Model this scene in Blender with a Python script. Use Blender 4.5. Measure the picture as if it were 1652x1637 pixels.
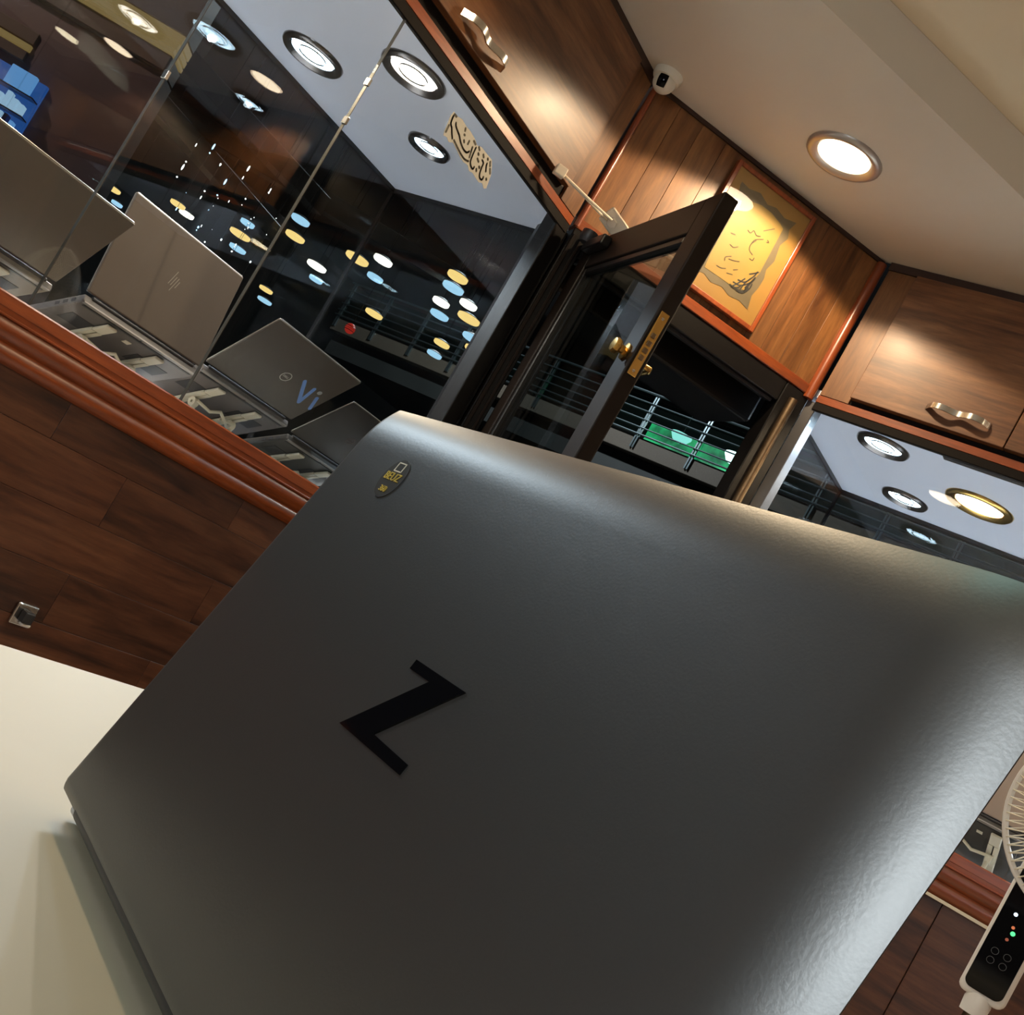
import bpy, bmesh, math, random
from mathutils import Matrix, Vector
random.seed(7)
S = bpy.context.scene
for o in list(bpy.data.objects): bpy.data.objects.remove(o)
COL = S.collection
pi = math.pi

# ------------------------------------------------------------------ camera
roll, pitch, yaw = math.radians(29.8387), math.radians(2.7782), math.radians(35.5624)
FPX, PPX, PPY, HC = 1836.09, 733.12, 878.73, 0.92
cp, sp = math.cos(pitch), math.sin(pitch)
Rz = Matrix.Rotation(roll, 3, 'Z')
up_c = Rz @ Vector((0, -cp, sp)); hf_c = Rz @ Vector((0, sp, cp)); r_c = Rz @ Vector((1, 0, 0))
dd = lambda a: math.cos(a) * hf_c + math.sin(a) * r_c
Wm = Matrix((dd(yaw + pi / 2), dd(yaw), up_c))            # camera coords -> world
cam_d = bpy.data.cameras.new('camera'); cam = bpy.data.objects.new('camera', cam_d); COL.objects.link(cam)
cx, cy, cz = Wm @ Vector((1, 0, 0)), Wm @ Vector((0, -1, 0)), Wm @ Vector((0, 0, -1))
cam.matrix_basis = Matrix(((cx.x, cy.x, cz.x, 0), (cx.y, cy.y, cz.y, 0), (cx.z, cy.z, cz.z, HC), (0, 0, 0, 1)))
cam_d.sensor_fit = 'HORIZONTAL'; cam_d.sensor_width = 36; cam_d.lens = 36 * FPX / 1652
cam_d.shift_x = (826 - PPX) / 1652; cam_d.shift_y = (PPY - 818.5) / 1652
cam_d.clip_start = 0.01; cam_d.clip_end = 200
S.camera = cam

# ------------------------------------------------------------------ world, exposure
S.view_settings.view_transform = 'Standard'; S.view_settings.look = 'None'
S.view_settings.gamma = 1.0; S.view_settings.use_curve_mapping = False
S.view_settings.exposure = -0.5
wd = bpy.data.worlds.new('world'); S.world = wd; wd.use_nodes = True
wd.node_tree.nodes['Background'].inputs[0].default_value = (0.012, 0.014, 0.018, 1)
wd.node_tree.nodes['Background'].inputs[1].default_value = 0.6

# light levels of the fittings, seen and added
P_WARM, P_CASE, P_CASEWARM, P_COOL = 66.0, 70.0, 58.0, 36.0
WARM, COOLW, COOL = (1.0, 0.75, 0.47), (1.0, 0.88, 0.74), (0.74, 0.87, 1.0)

# ------------------------------------------------------------------ helpers
def BM(): return bmesh.new()

def box(bm, x0, x1, y0, y1, z0, z1, bev=0.0, seg=2, M=None):
    vs = [bm.verts.new((x, y, z)) for z in (z0, z1) for x, y in ((x0, y0), (x1, y0), (x1, y1), (x0, y1))]
    for f in ((3, 2, 1, 0), (4, 5, 6, 7), (0, 1, 5, 4), (1, 2, 6, 5), (2, 3, 7, 6), (3, 0, 4, 7)):
        bm.faces.new([vs[i] for i in f])
    if M is not None:
        for v in vs: v.co = M @ v.co
    if bev > 0:
        es = set(e for v in vs for e in v.link_edges)
        bmesh.ops.bevel(bm, geom=list(es), offset=bev, segments=seg, affect='EDGES', profile=0.5)
    return bm

def frame_from(d):
    d = Vector(d).normalized()
    a = Vector((0, 0, 1)) if abs(d.z) < 0.9 else Vector((1, 0, 0))
    u = d.cross(a).normalized(); return u, d.cross(u).normalized(), d

def tube(bm, pts, r, seg=8, closed=False):
    pts = [Vector(p) for p in pts]; n = len(pts); rings = []
    for i, p in enumerate(pts):
        if closed: d = pts[(i + 1) % n] - pts[i - 1]
        else: d = pts[min(i + 1, n - 1)] - pts[max(i - 1, 0)]
        u, v, _ = frame_from(d)
        if rings and not closed or (rings and closed):
            # keep the frame from twisting
            u = (pu - pu.dot(d.normalized()) * d.normalized()).normalized(); v = d.normalized().cross(u)
        pu = u
        rr = r[i] if isinstance(r, (list, tuple)) else r
        rings.append([bm.verts.new(p + rr * (math.cos(2 * pi * k / seg) * u + math.sin(2 * pi * k / seg) * v)) for k in range(seg)])
    m = n if closed else n - 1
    for i in range(m):
        A, B = rings[i], rings[(i + 1) % n]
        for k in range(seg): bm.faces.new((A[k], A[(k + 1) % seg], B[(k + 1) % seg], B[k]))
    if not closed:
        bm.faces.new(rings[0][::-1]); bm.faces.new(rings[-1])
    return bm

def cyl(bm, p0, p1, r, seg=20, r2=None):
    return tube(bm, [p0, p1], [r, r if r2 is None else r2], seg)

def lathe(bm, prof, seg=32, M=None, close=False):
    """prof: (radius, z) pairs turned about local z"""
    rings = []
    for r, z in prof:
        if r < 1e-6: rings.append([bm.verts.new((0, 0, z))])
        else: rings.append([bm.verts.new((r * math.cos(2 * pi * k / seg), r * math.sin(2 * pi * k / seg), z)) for k in range(seg)])
    pr = list(zip(rings, rings[1:])) + ([(rings[-1], rings[0])] if close else [])
    for A, B in pr:
        for k in range(seg):
            k2 = (k + 1) % seg
            if len(A) == 1 and len(B) == 1: continue
            if len(A) == 1: bm.faces.new((A[0], B[k2], B[k]))
            elif len(B) == 1: bm.faces.new((A[k], A[k2], B[0]))
            else: bm.faces.new((A[k], A[k2], B[k2], B[k]))
    if M is not None:
        for R in rings:
            for v in R: v.co = M @ v.co
    return bm

def prism(bm, poly, y0, y1):
    """polygon in local xz, extruded along y"""
    a = [bm.verts.new((x, y0, z)) for x, z in poly]; b = [bm.verts.new((x, y1, z)) for x, z in poly]
    n = len(poly)
    bm.faces.new(a); bm.faces.new(b[::-1])
    for i in range(n): bm.faces.new((a[i], b[i], b[(i + 1) % n], a[(i + 1) % n]))
    return bm

def sweep(bm, prof, x0, x1):
    """profile in local yz, swept along x"""
    a = [bm.verts.new((x0, y, z)) for y, z in prof]; b = [bm.verts.new((x1, y, z)) for y, z in prof]
    n = len(prof)
    for i in range(n): bm.faces.new((a[i], a[(i + 1) % n], b[(i + 1) % n], b[i]))
    bm.faces.new(a[::-1]); bm.faces.new(b)
    return bm

def ribbon(bm, pts, w, y0, y1):
    """flat stroke in local xz with round ends"""
    for (x0, z0), (x1, z1) in zip(pts, pts[1:]):
        d = Vector((x1 - x0, z1 - z0)); L = d.length
        if L < 1e-6: continue
        n = Vector((-d.y, d.x)) / L * w / 2
        prism(bm, [(x0 + n.x, z0 + n.y), (x0 - n.x, z0 - n.y), (x1 - n.x, z1 - n.y), (x1 + n.x, z1 + n.y)], y0, y1)
    for x, z in pts:
        prism(bm, [(x + w / 2 * math.cos(k * pi / 4), z + w / 2 * math.sin(k * pi / 4)) for k in range(8)], y0, y1 + (y1 - y0) * 0.02)
    return bm

def smooth_pts(pts, n=4):
    """Catmull-Rom through 2D/3D points"""
    P = [Vector(p) for p in pts]
    if len(P) < 3: return [tuple(p) for p in P]
    out = []
    for i in range(len(P) - 1):
        p0, p1, p2, p3 = P[max(i - 1, 0)], P[i], P[i + 1], P[min(i + 2, len(P) - 1)]
        for k in range(n):
            t = k / n
            out.append(0.5 * ((2 * p1) + (p2 - p0) * t + (2 * p0 - 5 * p1 + 4 * p2 - p3) * t * t + (3 * p1 - p0 - 3 * p2 + p3) * t ** 3))
    out.append(P[-1])
    return [tuple(p) for p in out]

def obj(name, bm, mat, parent=None, M=None, smooth=False, kind=None, label=None, cat=None, group=None):
    bmesh.ops.recalc_face_normals(bm, faces=bm.faces[:])
    me = bpy.data.meshes.new(name); bm.to_mesh(me); bm.free()
    if smooth:
        for p in me.polygons: p.use_smooth = True
        try: me.set_sharp_from_angle(angle=math.radians(40))
        except Exception: pass
    me.materials.append(mat)
    o = bpy.data.objects.new(name, me); COL.objects.link(o)
    if parent: o.parent = parent
    if M is not None:
        o.matrix_basis = M
    tag(o, label, cat, group, kind)
    return o

def tag(o, label=None, cat=None, group=None, kind=None):
    if label: o['label'] = label
    if cat: o['category'] = cat
    if group: o['group'] = group
    if kind: o['kind'] = kind
    return o

def thing(name, M, label=None, cat=None, group=None, kind=None):
    o = bpy.data.objects.new(name, None); COL.objects.link(o); o.empty_display_size = 0.05
    o.matrix_basis = M
    return tag(o, label, cat, group, kind)

def copy_tree(o, M=None, parent=None, label=None):
    c = o.copy(); COL.objects.link(c)
    if parent: c.parent = parent
    if M is not None: c.matrix_basis = M
    if label: c['label'] = label
    for ch in list(o.children): copy_tree(ch, parent=c)
    return c

def text_bm(body, size, w=None, spacing=1.0):
    cu = bpy.data.curves.new('t', 'FONT'); cu.body = body; cu.size = size; cu.extrude = 0.0002
    cu.align_x = 'CENTER'; cu.align_y = 'CENTER'; cu.space_character = spacing
    to = bpy.data.objects.new('t', cu); COL.objects.link(to)
    bpy.context.view_layer.update()
    me = bpy.data.meshes.new_from_object(to.evaluated_get(bpy.context.evaluated_depsgraph_get()))
    bm = BM(); bm.from_mesh(me)
    bpy.data.objects.remove(to); bpy.data.meshes.remove(me); bpy.data.curves.remove(cu)
    for v in bm.verts: v.co = Vector((v.co.x, -v.co.z, v.co.y))        # stand the text up in xz
    return bm

def T(x, y, z): return Matrix.Translation((x, y, z))
def basis(o, x, y, z=(0, 0, 1)):
    x, y, z = Vector(x), Vector(y), Vector(z)
    return Matrix(((x.x, y.x, z.x, o[0]), (x.y, y.y, z.y, o[1]), (x.z, y.z, z.z, o[2]), (0, 0, 0, 1)))

# wall frames: x runs left to right seen from inside, y goes out through the wall, z up
FL = basis((-2.0, 0, 0), (0, 1, 0), (-1, 0, 0))
UX, UY = 0.60552, 0.79583
FC = basis((-2.0, 2.53, 0), (UX, UY, 0), (-UY, UX, 0))
FR = basis((0, 3.266, 0), (1, 0, 0), (0, 1, 0))
CH = 0.9248                                                  # length of the door wall

# ------------------------------------------------------------------ materials
def new_mat(name):
    m = bpy.data.materials.new(name); m.use_nodes = True
    return m, m.node_tree.nodes, m.node_tree.links, m.node_tree.nodes['Principled BSDF']

def plain(name, col, rough=0.5, metal=0.0, coat=0.0, noise=0.0, nscale=30.0, bump=0.0, spec=0.5):
    m, N, L, b = new_mat(name)
    b.inputs['Base Color'].default_value = (*col, 1); b.inputs['Roughness'].default_value = rough
    b.inputs['Metallic'].default_value = metal; b.inputs['Coat Weight'].default_value = coat
    b.inputs['Specular IOR Level'].default_value = spec
    if noise > 0 or bump > 0:
        tc = N.new('ShaderNodeTexCoord'); nz = N.new('ShaderNodeTexNoise')
        nz.inputs['Scale'].default_value = nscale; nz.inputs['Detail'].default_value = 5
        L.new(tc.outputs['Object'], nz.inputs['Vector'])
        if noise > 0:
            mx = N.new('ShaderNodeMix'); mx.data_type = 'RGBA'
            mx.inputs[6].default_value = (*[c * (1 - noise) for c in col], 1)
            mx.inputs[7].default_value = (*[min(1, c * (1 + noise)) for c in col], 1)
            L.new(nz.outputs['Fac'], mx.inputs[0]); L.new(mx.outputs[2], b.inputs['Base Color'])
        if bump > 0:
            bp = N.new('ShaderNodeBump'); bp.inputs['Strength'].default_value = bump; bp.inputs['Distance'].default_value = 0.002
            L.new(nz.outputs['Fac'], bp.inputs['Height']); L.new(bp.outputs[0], b.inputs['Normal'])
    return m

def emis(name, col, strength):
    m, N, L, b = new_mat(name)
    b.inputs['Base Color'].default_value = (0.02, 0.02, 0.02, 1)
    b.inputs['Emission Color'].default_value = (*col, 1); b.inputs['Emission Strength'].default_value = strength
    return m

def wood(name, dark, mid, light, axis='x', rough=0.35, coat=0.25, scale=1.0, var=0.25):
    m, N, L, b = new_mat(name)
    tc = N.new('ShaderNodeTexCoord'); oi = N.new('ShaderNodeObjectInfo')
    sc = N.new('ShaderNodeVectorMath'); sc.operation = 'SCALE'; sc.inputs[0].default_value = (13.1, 7.7, 5.3)
    L.new(oi.outputs['Random'], sc.inputs['Scale'])
    ad = N.new('ShaderNodeVectorMath'); ad.operation = 'ADD'
    L.new(tc.outputs['Object'], ad.inputs[0]); L.new(sc.outputs[0], ad.inputs[1])
    mp = N.new('ShaderNodeMapping')
    s = {'x': (0.9, 9, 9), 'z': (9, 9, 0.9)}[axis]
    mp.inputs['Scale'].default_value = [v * scale for v in s]
    L.new(ad.outputs[0], mp.inputs['Vector'])
    n1 = N.new('ShaderNodeTexNoise'); n1.inputs['Scale'].default_value = 2.6; n1.inputs['Detail'].default_value = 7
    n1.inputs['Roughness'].default_value = 0.6; n1.inputs['Distortion'].default_value = 0.5
    n2 = N.new('ShaderNodeTexNoise'); n2.inputs['Scale'].default_value = 11; n2.inputs['Detail'].default_value = 6; n2.inputs['Roughness'].default_value = 0.7
    L.new(mp.outputs[0], n1.inputs['Vector']); L.new(mp.outputs[0], n2.inputs['Vector'])
    cr = N.new('ShaderNodeValToRGB'); e = cr.color_ramp.elements
    e[0].position = 0.30; e[0].color = (*dark, 1); e[1].position = 0.72; e[1].color = (*light, 1)
    k = e.new(0.5); k.color = (*mid, 1)
    L.new(n1.outputs['Fac'], cr.inputs[0])
    mr = N.new('ShaderNodeMapRange'); mr.inputs[1].default_value = 0.35; mr.inputs[2].default_value = 0.6
    mr.inputs[3].default_value = 0.74; mr.inputs[4].default_value = 1.06
    L.new(n2.outputs['Fac'], mr.inputs[0])
    mv = N.new('ShaderNodeMapRange'); mv.inputs[3].default_value = 1 - var; mv.inputs[4].default_value = 1 + var * 0.6
    L.new(oi.outputs['Random'], mv.inputs[0])
    mm = N.new('ShaderNodeMath'); mm.operation = 'MULTIPLY'; L.new(mr.outputs[0], mm.inputs[0]); L.new(mv.outputs[0], mm.inputs[1])
    vm = N.new('ShaderNodeVectorMath'); vm.operation = 'SCALE'; L.new(cr.outputs[0], vm.inputs[0]); L.new(mm.outputs[0], vm.inputs['Scale'])
    L.new(vm.outputs[0], b.inputs['Base Color'])
    b.inputs['Roughness'].default_value = rough; b.inputs['Coat Weight'].default_value = coat; b.inputs['Coat Roughness'].default_value = 0.24
    bp = N.new('ShaderNodeBump'); bp.inputs['Strength'].default_value = 0.15; bp.inputs['Distance'].default_value = 0.001
    L.new(n2.outputs['Fac'], bp.inputs['Height']); L.new(bp.outputs[0], b.inputs['Normal'])
    return m

def glass(name, tint=(1, 1, 1), f0=0.04, rough=0.0):
    m, N, L, b = new_mat(name); N.remove(b)
    out = N['Material Output']
    tr = N.new('ShaderNodeBsdfTransparent'); tr.inputs[0].default_value = (*tint, 1)
    gl = N.new('ShaderNodeBsdfGlossy'); gl.inputs['Roughness'].default_value = rough
    lw = N.new('ShaderNodeLayerWeight'); lw.inputs[0].default_value = 0.5
    pw = N.new('ShaderNodeMath'); pw.operation = 'POWER'; pw.inputs[1].default_value = 5
    L.new(lw.outputs['Facing'], pw.inputs[0])
    ma = N.new('ShaderNodeMath'); ma.operation = 'MULTIPLY_ADD'; ma.inputs[1].default_value = 1 - f0; ma.inputs[2].default_value = f0
    L.new(pw.outputs[0], ma.inputs[0])
    mx = N.new('ShaderNodeMixShader'); L.new(ma.outputs[0], mx.inputs[0]); L.new(tr.outputs[0], mx.inputs[1]); L.new(gl.outputs[0], mx.inputs[2])
    L.new(mx.outputs[0], out.inputs['Surface'])
    return m

M = {}
M['wood_x'] = wood('teak_horizontal', (0.075, 0.026, 0.008), (0.165, 0.066, 0.023), (0.240, 0.110, 0.044), 'x', 0.46, 0.06)
M['wood_z'] = wood('teak_vertical', (0.085, 0.029, 0.008), (0.185, 0.073, 0.021), (0.26, 0.115, 0.036), 'z', 0.46, 0.06)
M['wood_low'] = wood('walnut_plank', (0.026, 0.008, 0.0035), (0.088, 0.029, 0.012), (0.135, 0.052, 0.023), 'x', 0.42, 0.1)
M['cherry'] = wood('cherry_moulding', (0.16, 0.030, 0.005), (0.25, 0.050, 0.009), (0.31, 0.070, 0.014), 'x', 0.34, 0.35, var=0.05)
M['cherry_z'] = wood('cherry_bead', (0.16, 0.030, 0.006), (0.25, 0.050, 0.011), (0.31, 0.070, 0.016), 'z', 0.34, 0.35, var=0.05)
M['crown'] = plain('dark_crown_wood', (0.035, 0.014, 0.008), 0.5, noise=0.3)
M['black'] = plain('black_metal_frame', (0.005, 0.0045, 0.0045), 0.34, noise=0.2, spec=0.35)
M['brownframe'] = plain('dark_brown_metal', (0.010, 0.0065, 0.005), 0.42, noise=0.15, spec=0.18)
M['gap'] = plain('black_channel_and_gap_shade', (0.006, 0.004, 0.003), 0.7, spec=0.15)  # glass channel, and the strip painted black for shade under the doors
M['plaster'] = plain('cream_plaster', (0.66, 0.585, 0.47), 0.7, noise=0.03, nscale=8, bump=0.05)
M['plaster2'] = plain('beige_ceiling_paint', (0.76, 0.62, 0.42), 0.75, noise=0.04, nscale=6, bump=0.08)
M['floor'] = plain('floor_tile', (0.35, 0.29, 0.23), 0.3, noise=0.15, nscale=3)
M['case_white'] = plain('white_panel', (0.68, 0.74, 0.88), 0.45, noise=0.02)
M['case_floor'] = plain('case_base_board', (0.78, 0.78, 0.78), 0.5, noise=0.05)
M['glass'] = glass('clear_glass', (0.97, 0.985, 0.98))
M['glass_tint'] = glass('grey_tinted_glass', (0.62, 0.66, 0.66), 0.05)
M['rail_glass'] = glass('green_edge_glass', (0.75, 0.92, 0.86), 0.06)
M['chrome'] = plain('brushed_chrome', (0.62, 0.60, 0.57), 0.22, 1.0, noise=0.05)
M['ring_dark'] = plain('black_chrome_ring', (0.17, 0.165, 0.17), 0.25, 1.0)
M['ring_warm'] = plain('satin_nickel_ring', (0.50, 0.45, 0.39), 0.38, 0.7)
M['brass'] = plain('polished_brass', (0.70, 0.44, 0.13), 0.25, 1.0, noise=0.1)
M['bronze'] = plain('brushed_bronze', (0.20, 0.14, 0.085), 0.45, 1.0, noise=0.35, nscale=60)
M['steel'] = plain('painted_steel', (0.80, 0.68, 0.52), 0.4, noise=0.05)
M['alu'] = plain('aluminium_profile', (0.20, 0.20, 0.21), 0.35, 1.0, noise=0.1)
M['seal'] = plain('silicone_joint', (0.06, 0.055, 0.048), 0.35)
M['cream_pl'] = plain('cream_plastic', (0.74, 0.68, 0.54), 0.4, noise=0.04)
M['white_pl'] = plain('white_plastic', (0.78, 0.74, 0.68), 0.35, noise=0.03)
M['blackgloss'] = plain('black_gloss', (0.004, 0.004, 0.005), 0.06, spec=0.35)
M['blackpl'] = plain('black_plastic', (0.02, 0.02, 0.022), 0.4, noise=0.15)
M['table'] = plain('cream_laminate', (0.43, 0.385, 0.275), 0.5, noise=0.05, nscale=14, bump=0.04)
M['lid'] = plain('dark_silver_aluminium', (0.165, 0.167, 0.162), 0.36, 0.85, noise=0.04, nscale=900, bump=0.03)
M['base_silver'] = plain('silver_laptop_base', (0.50, 0.51, 0.52), 0.45, 0.3, noise=0.03, nscale=300)
M['lap_bronze'] = plain('bronze_grey_lid', (0.145, 0.118, 0.090), 0.5, 0.25, noise=0.03, nscale=300)
M['lap_brown'] = plain('taupe_lid', (0.115, 0.086, 0.068), 0.5, 0.25, noise=0.03, nscale=300)
M['lap_grey'] = plain('graphite_lid', (0.115, 0.10, 0.085), 0.42, 0.3, noise=0.05, nscale=200)
M['lap_dark'] = plain('charcoal_lid', (0.05, 0.045, 0.04), 0.42, 0.2, noise=0.08, nscale=120)
M['lap_pink'] = plain('rose_silver_lid', (0.46, 0.34, 0.27), 0.42, 0.3, noise=0.03)
M['lap_base'] = plain('grey_underside', (0.13, 0.112, 0.105), 0.5, 0.2, noise=0.06, nscale=60)
M['lap_edge'] = plain('silver_edge', (0.52, 0.48, 0.44), 0.3, 0.8)
M['rear_strip'] = plain('silver_rear_strip', (0.26, 0.235, 0.215), 0.45, 0.3)
M['vent'] = plain('dark_vent_mesh', (0.03, 0.028, 0.03), 0.6, noise=0.3, nscale=400)
M['logo_dim'] = plain('logo_grey', (0.62, 0.58, 0.53), 0.4, 0.1)
M['logo_faint'] = plain('logo_faint_grey', (0.30, 0.26, 0.22), 0.4, 0.1)
M['logo_dark'] = plain('logo_brown', (0.14, 0.10, 0.08), 0.3, 0.5)
M['bluepaint'] = plain('blue_marker', (0.20, 0.40, 0.90), 0.5)
M['greydot'] = plain('grey_marker_dot', (0.42, 0.44, 0.46), 0.5)
M['gold'] = plain('gold_print', (0.62, 0.45, 0.07), 0.4)
M['sticker'] = plain('dark_sticker', (0.045, 0.042, 0.035), 0.35)
M['decal'] = plain('cream_vinyl', (0.42, 0.40, 0.34), 0.6)
M['decal_ink'] = plain('olive_ink', (0.085, 0.075, 0.05), 0.6)
M['pic_bg'] = plain('ochre_mat', (0.32, 0.160, 0.030), 0.55, noise=0.06)
M['pic_hide'] = plain('brown_parchment_edge', (0.125, 0.088, 0.045), 0.55, noise=0.3, nscale=25)
M['pic_inner'] = plain('yellow_parchment', (0.30, 0.175, 0.028), 0.55, noise=0.25, nscale=12)
M['pic_ink'] = plain('dark_ink', (0.035, 0.03, 0.028), 0.5)
M['pic_ink2'] = plain('brown_ink', (0.07, 0.04, 0.015), 0.6)
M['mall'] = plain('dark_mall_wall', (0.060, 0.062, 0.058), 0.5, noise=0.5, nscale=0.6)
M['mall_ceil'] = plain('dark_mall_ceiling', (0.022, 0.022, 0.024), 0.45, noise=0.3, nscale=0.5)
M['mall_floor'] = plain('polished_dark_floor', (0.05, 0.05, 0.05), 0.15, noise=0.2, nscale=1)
M['slab'] = plain('brown_slab_edge', (0.17, 0.135, 0.10), 0.6, noise=0.2)
M['beam'] = plain('grey_steel_beam', (0.075, 0.08, 0.08), 0.5, noise=0.2)
M['rail'] = plain('brushed_railing', (0.34, 0.42, 0.44), 0.3, 0.9)
M['facade'] = plain('plum_brown_panel', (0.19, 0.125, 0.12), 0.45, noise=0.2, nscale=3)
M['facade2'] = plain('brown_soffit', (0.17, 0.125, 0.095), 0.5, noise=0.15)

# ------------------------------------------------------------------ setting: floor, ceiling, walls
bm = BM()
v = [bm.verts.new(p + (0.0,)) for p in ((-2.0, -2.4), (2.4, -2.4), (2.4, 3.266), (-1.44, 3.266), (-2.0, 2.53))]
bm.faces.new(v); r = bmesh.ops.extrude_face_region(bm, geom=bm.faces[:])
for e in r['geom']:
    if isinstance(e, bmesh.types.BMVert): e.co.z -= 0.08
obj('floor', bm, M['floor'], kind='structure', label='tiled shop floor')

# dropped ceiling band round a raised middle
ZC = 2.53
O = [(-2.0, -2.4), (2.4, -2.4), (2.4, 3.266), (-1.44, 3.266), (-2.0, 2.53)]
I = [(-1.43, -1.8), (1.8, -1.8), (1.8, 2.8), (-0.934, 2.8), (-1.43, 2.012)]
bm = BM()
lo = [bm.verts.new((*p, ZC)) for p in O]; li = [bm.verts.new((*p, ZC)) for p in I]
ho = [bm.verts.new((*p, ZC + 0.12)) for p in O]; hi = [bm.verts.new((*p, ZC + 0.12)) for p in I]
for i in range(5):
    j = (i + 1) % 5
    bm.faces.new((lo[i], lo[j], li[j], li[i])); bm.faces.new((ho[j], ho[i], hi[i], hi[j]))
    bm.faces.new((li[i], li[j], hi[j], hi[i])); bm.faces.new((lo[j], lo[i], ho[i], ho[j]))
ceil = obj('ceiling', bm, M['plaster'], kind='structure', label='cream dropped ceiling band with a raised beige middle')
bm = BM(); box(bm, -2.0, 2.4, -2.4, 3.266, ZC + 0.121, ZC + 0.2)
obj('raised_panel', bm, M['plaster2'], parent=ceil, label='beige raised middle of the ceiling')

# ---- left wall: planked dado, moulding, glass above
def plank_wall(name, F, x0, x1, joints, label):
    w = thing(name, F, kind='structure', label=label)
    bm = BM(); box(bm, x0, x1, 0.012, 0.10, 0.0, 0.985)
    obj('wall_core', bm, M['crown'], parent=w)
    zs = [0.0, 0.09, 0.21, 0.33, 0.45, 0.57, 0.69, 0.812, 0.897]
    for r_i, (za, zb) in enumerate(zip(zs, zs[1:])):
        xs = [x0] + [j for j in joints[r_i % len(joints)] if x0 < j < x1] + [x1]
        for a, b in zip(xs, xs[1:]):
            bm = BM(); box(bm, a + 0.0006, b - 0.0006, 0.0, 0.0118, za + 0.0004, zb - 0.0004, 0.0006, 1)
            obj('plank', bm, M['wood_low'], parent=w)
    return w
wl = plank_wall('wall_left', FL, -2.4, 2.5, [[-1.4, -0.6, 0.4, 1.615, 2.2], [-1.8, -0.2, 0.9, 1.2, 2.0], [-1.4, 0.2, 1.615, 2.3], [-1.0, 0.6, 1.4, 1.95]], 'walnut planked dado below the left shop window')
bm = BM(); box(bm, -2.4, -1.0, 0.02, 0.10, 0.986, ZC)
obj('upper_panel', bm, M['wood_x'], parent=wl)
wr = thing('wall_right', FR, kind='structure', label='walnut panelled dado below the right shop window')
bm = BM(); box(bm, -1.42, 2.4, 0.014, 0.10, 0.0, 0.985); obj('wall_core', bm, M['crown'], parent=wr)
for a, b in ((-1.42, -0.442), (-0.442, 0.54), (0.54, 1.5), (1.5, 2.4)):
    bm = BM(); box(bm, a + 0.0012, b - 0.0012, 0.0, 0.0138, 0.09, 0.897, 0.001, 1); obj('panel', bm, M['wood_low'], parent=wr)
bm = BM(); box(bm, 1.9, 2.4, 0.02, 0.10, 0.986, ZC); obj('upper_panel', bm, M['wood_x'], parent=wr)
# unseen back and side walls that close the room
bm = BM(); box(bm, -2.0, 2.4, -2.5, -2.4, 0, ZC + 0.12); obj('wall_back', bm, M['wood_x'], kind='structure', label='wood panelled back wall')
bm = BM(); box(bm, 2.4, 2.5, -2.5, 3.266, 0, ZC + 0.12); obj('wall_side', bm, M['wood_low'], kind='structure', label='beige side wall')

def arc(cy, cz, r, a0, a1, n=8):
    return [(cy + r * math.cos(math.radians(a0 + (a1 - a0) * k / n)), cz + r * math.sin(math.radians(a0 + (a1 - a0) * k / n))) for k in range(n + 1)]
prof = [(0.008, 0.895), (-0.003, 0.895)] + smooth_pts([(-0.0035, 0.8955), (-0.0125, 0.903), (-0.0165, 0.914), (-0.0150, 0.926), (-0.0110, 0.9335)], 4)
prof += smooth_pts([(-0.0135, 0.9345), (-0.0215, 0.941), (-0.0260, 0.953), (-0.0255, 0.965), (-0.0225, 0.9735)], 4)
prof += [(-0.0265, 0.9745), (-0.0285, 0.9760), (-0.0285, 0.9785), (-0.0255, 0.9800), (-0.0255, 0.9900), (-0.0275, 0.9910), (-0.0265, 1.0130), (-0.0235, 1.0160), (-0.002, 1.016), (-0.002, 0.986), (0.008, 0.986)]
bm = BM(); sweep(bm, prof, -2.4, 2.47)
obj('trim_1', bm, M['cherry'], M=FL, smooth=True, kind='structure', label='glossy cherry wood sill moulding under the left window')
bm = BM(); sweep(bm, prof, -1.40, 2.4)
t2 = obj('trim_2', bm, M['cherry'], M=FR, smooth=True, kind='structure', label='glossy cherry wood sill moulding under the right window')
bm = BM(); box(bm, -1.40, 2.4, -0.016, 0.0, 0.886, 0.8945, 0.001, 1); obj('light_strip', bm, M['cream_pl'], parent=t2, label='thin cream strip along the bottom of the moulding')

# ---- windows of the two display cases (inner glass)
def window(name, F, xs, z0, z1, label, clips):
    w = thing(name, F, kind='structure', label=label)
    for a, b in zip(xs, xs[1:]):
        bm = BM(); box(bm, a + 0.001, b - 0.001, 0.0, 0.008, z0, z1); obj('pane', bm, M['glass'], parent=w)
    for x in xs[1:-1]:
        bm = BM(); box(bm, x - 0.0009, x + 0.0009, -0.0003, 0.0083, z0, z1); obj('joint', bm, M['seal'], parent=w)
    for x, z in clips:
        bm = BM(); box(bm, x - 0.004, x + 0.004, -0.003, 0.011, z - 0.009, z + 0.009, 0.001, 1); obj('clip', bm, M['chrome'], parent=w)
    return w
window('window_1', FL, [-1.0, -0.2, 0.45, 1.211, 1.634, 2.45], 1.0, 2.03, 'left shop window of frameless glass panes', [(1.211, 1.53), (1.634, 1.84), (1.634, 1.74)])
window('window_2', FR, [-1.40, -0.35, 0.75, 1.9], 1.0, 2.03, 'right shop window of frameless glass panes', [])

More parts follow.
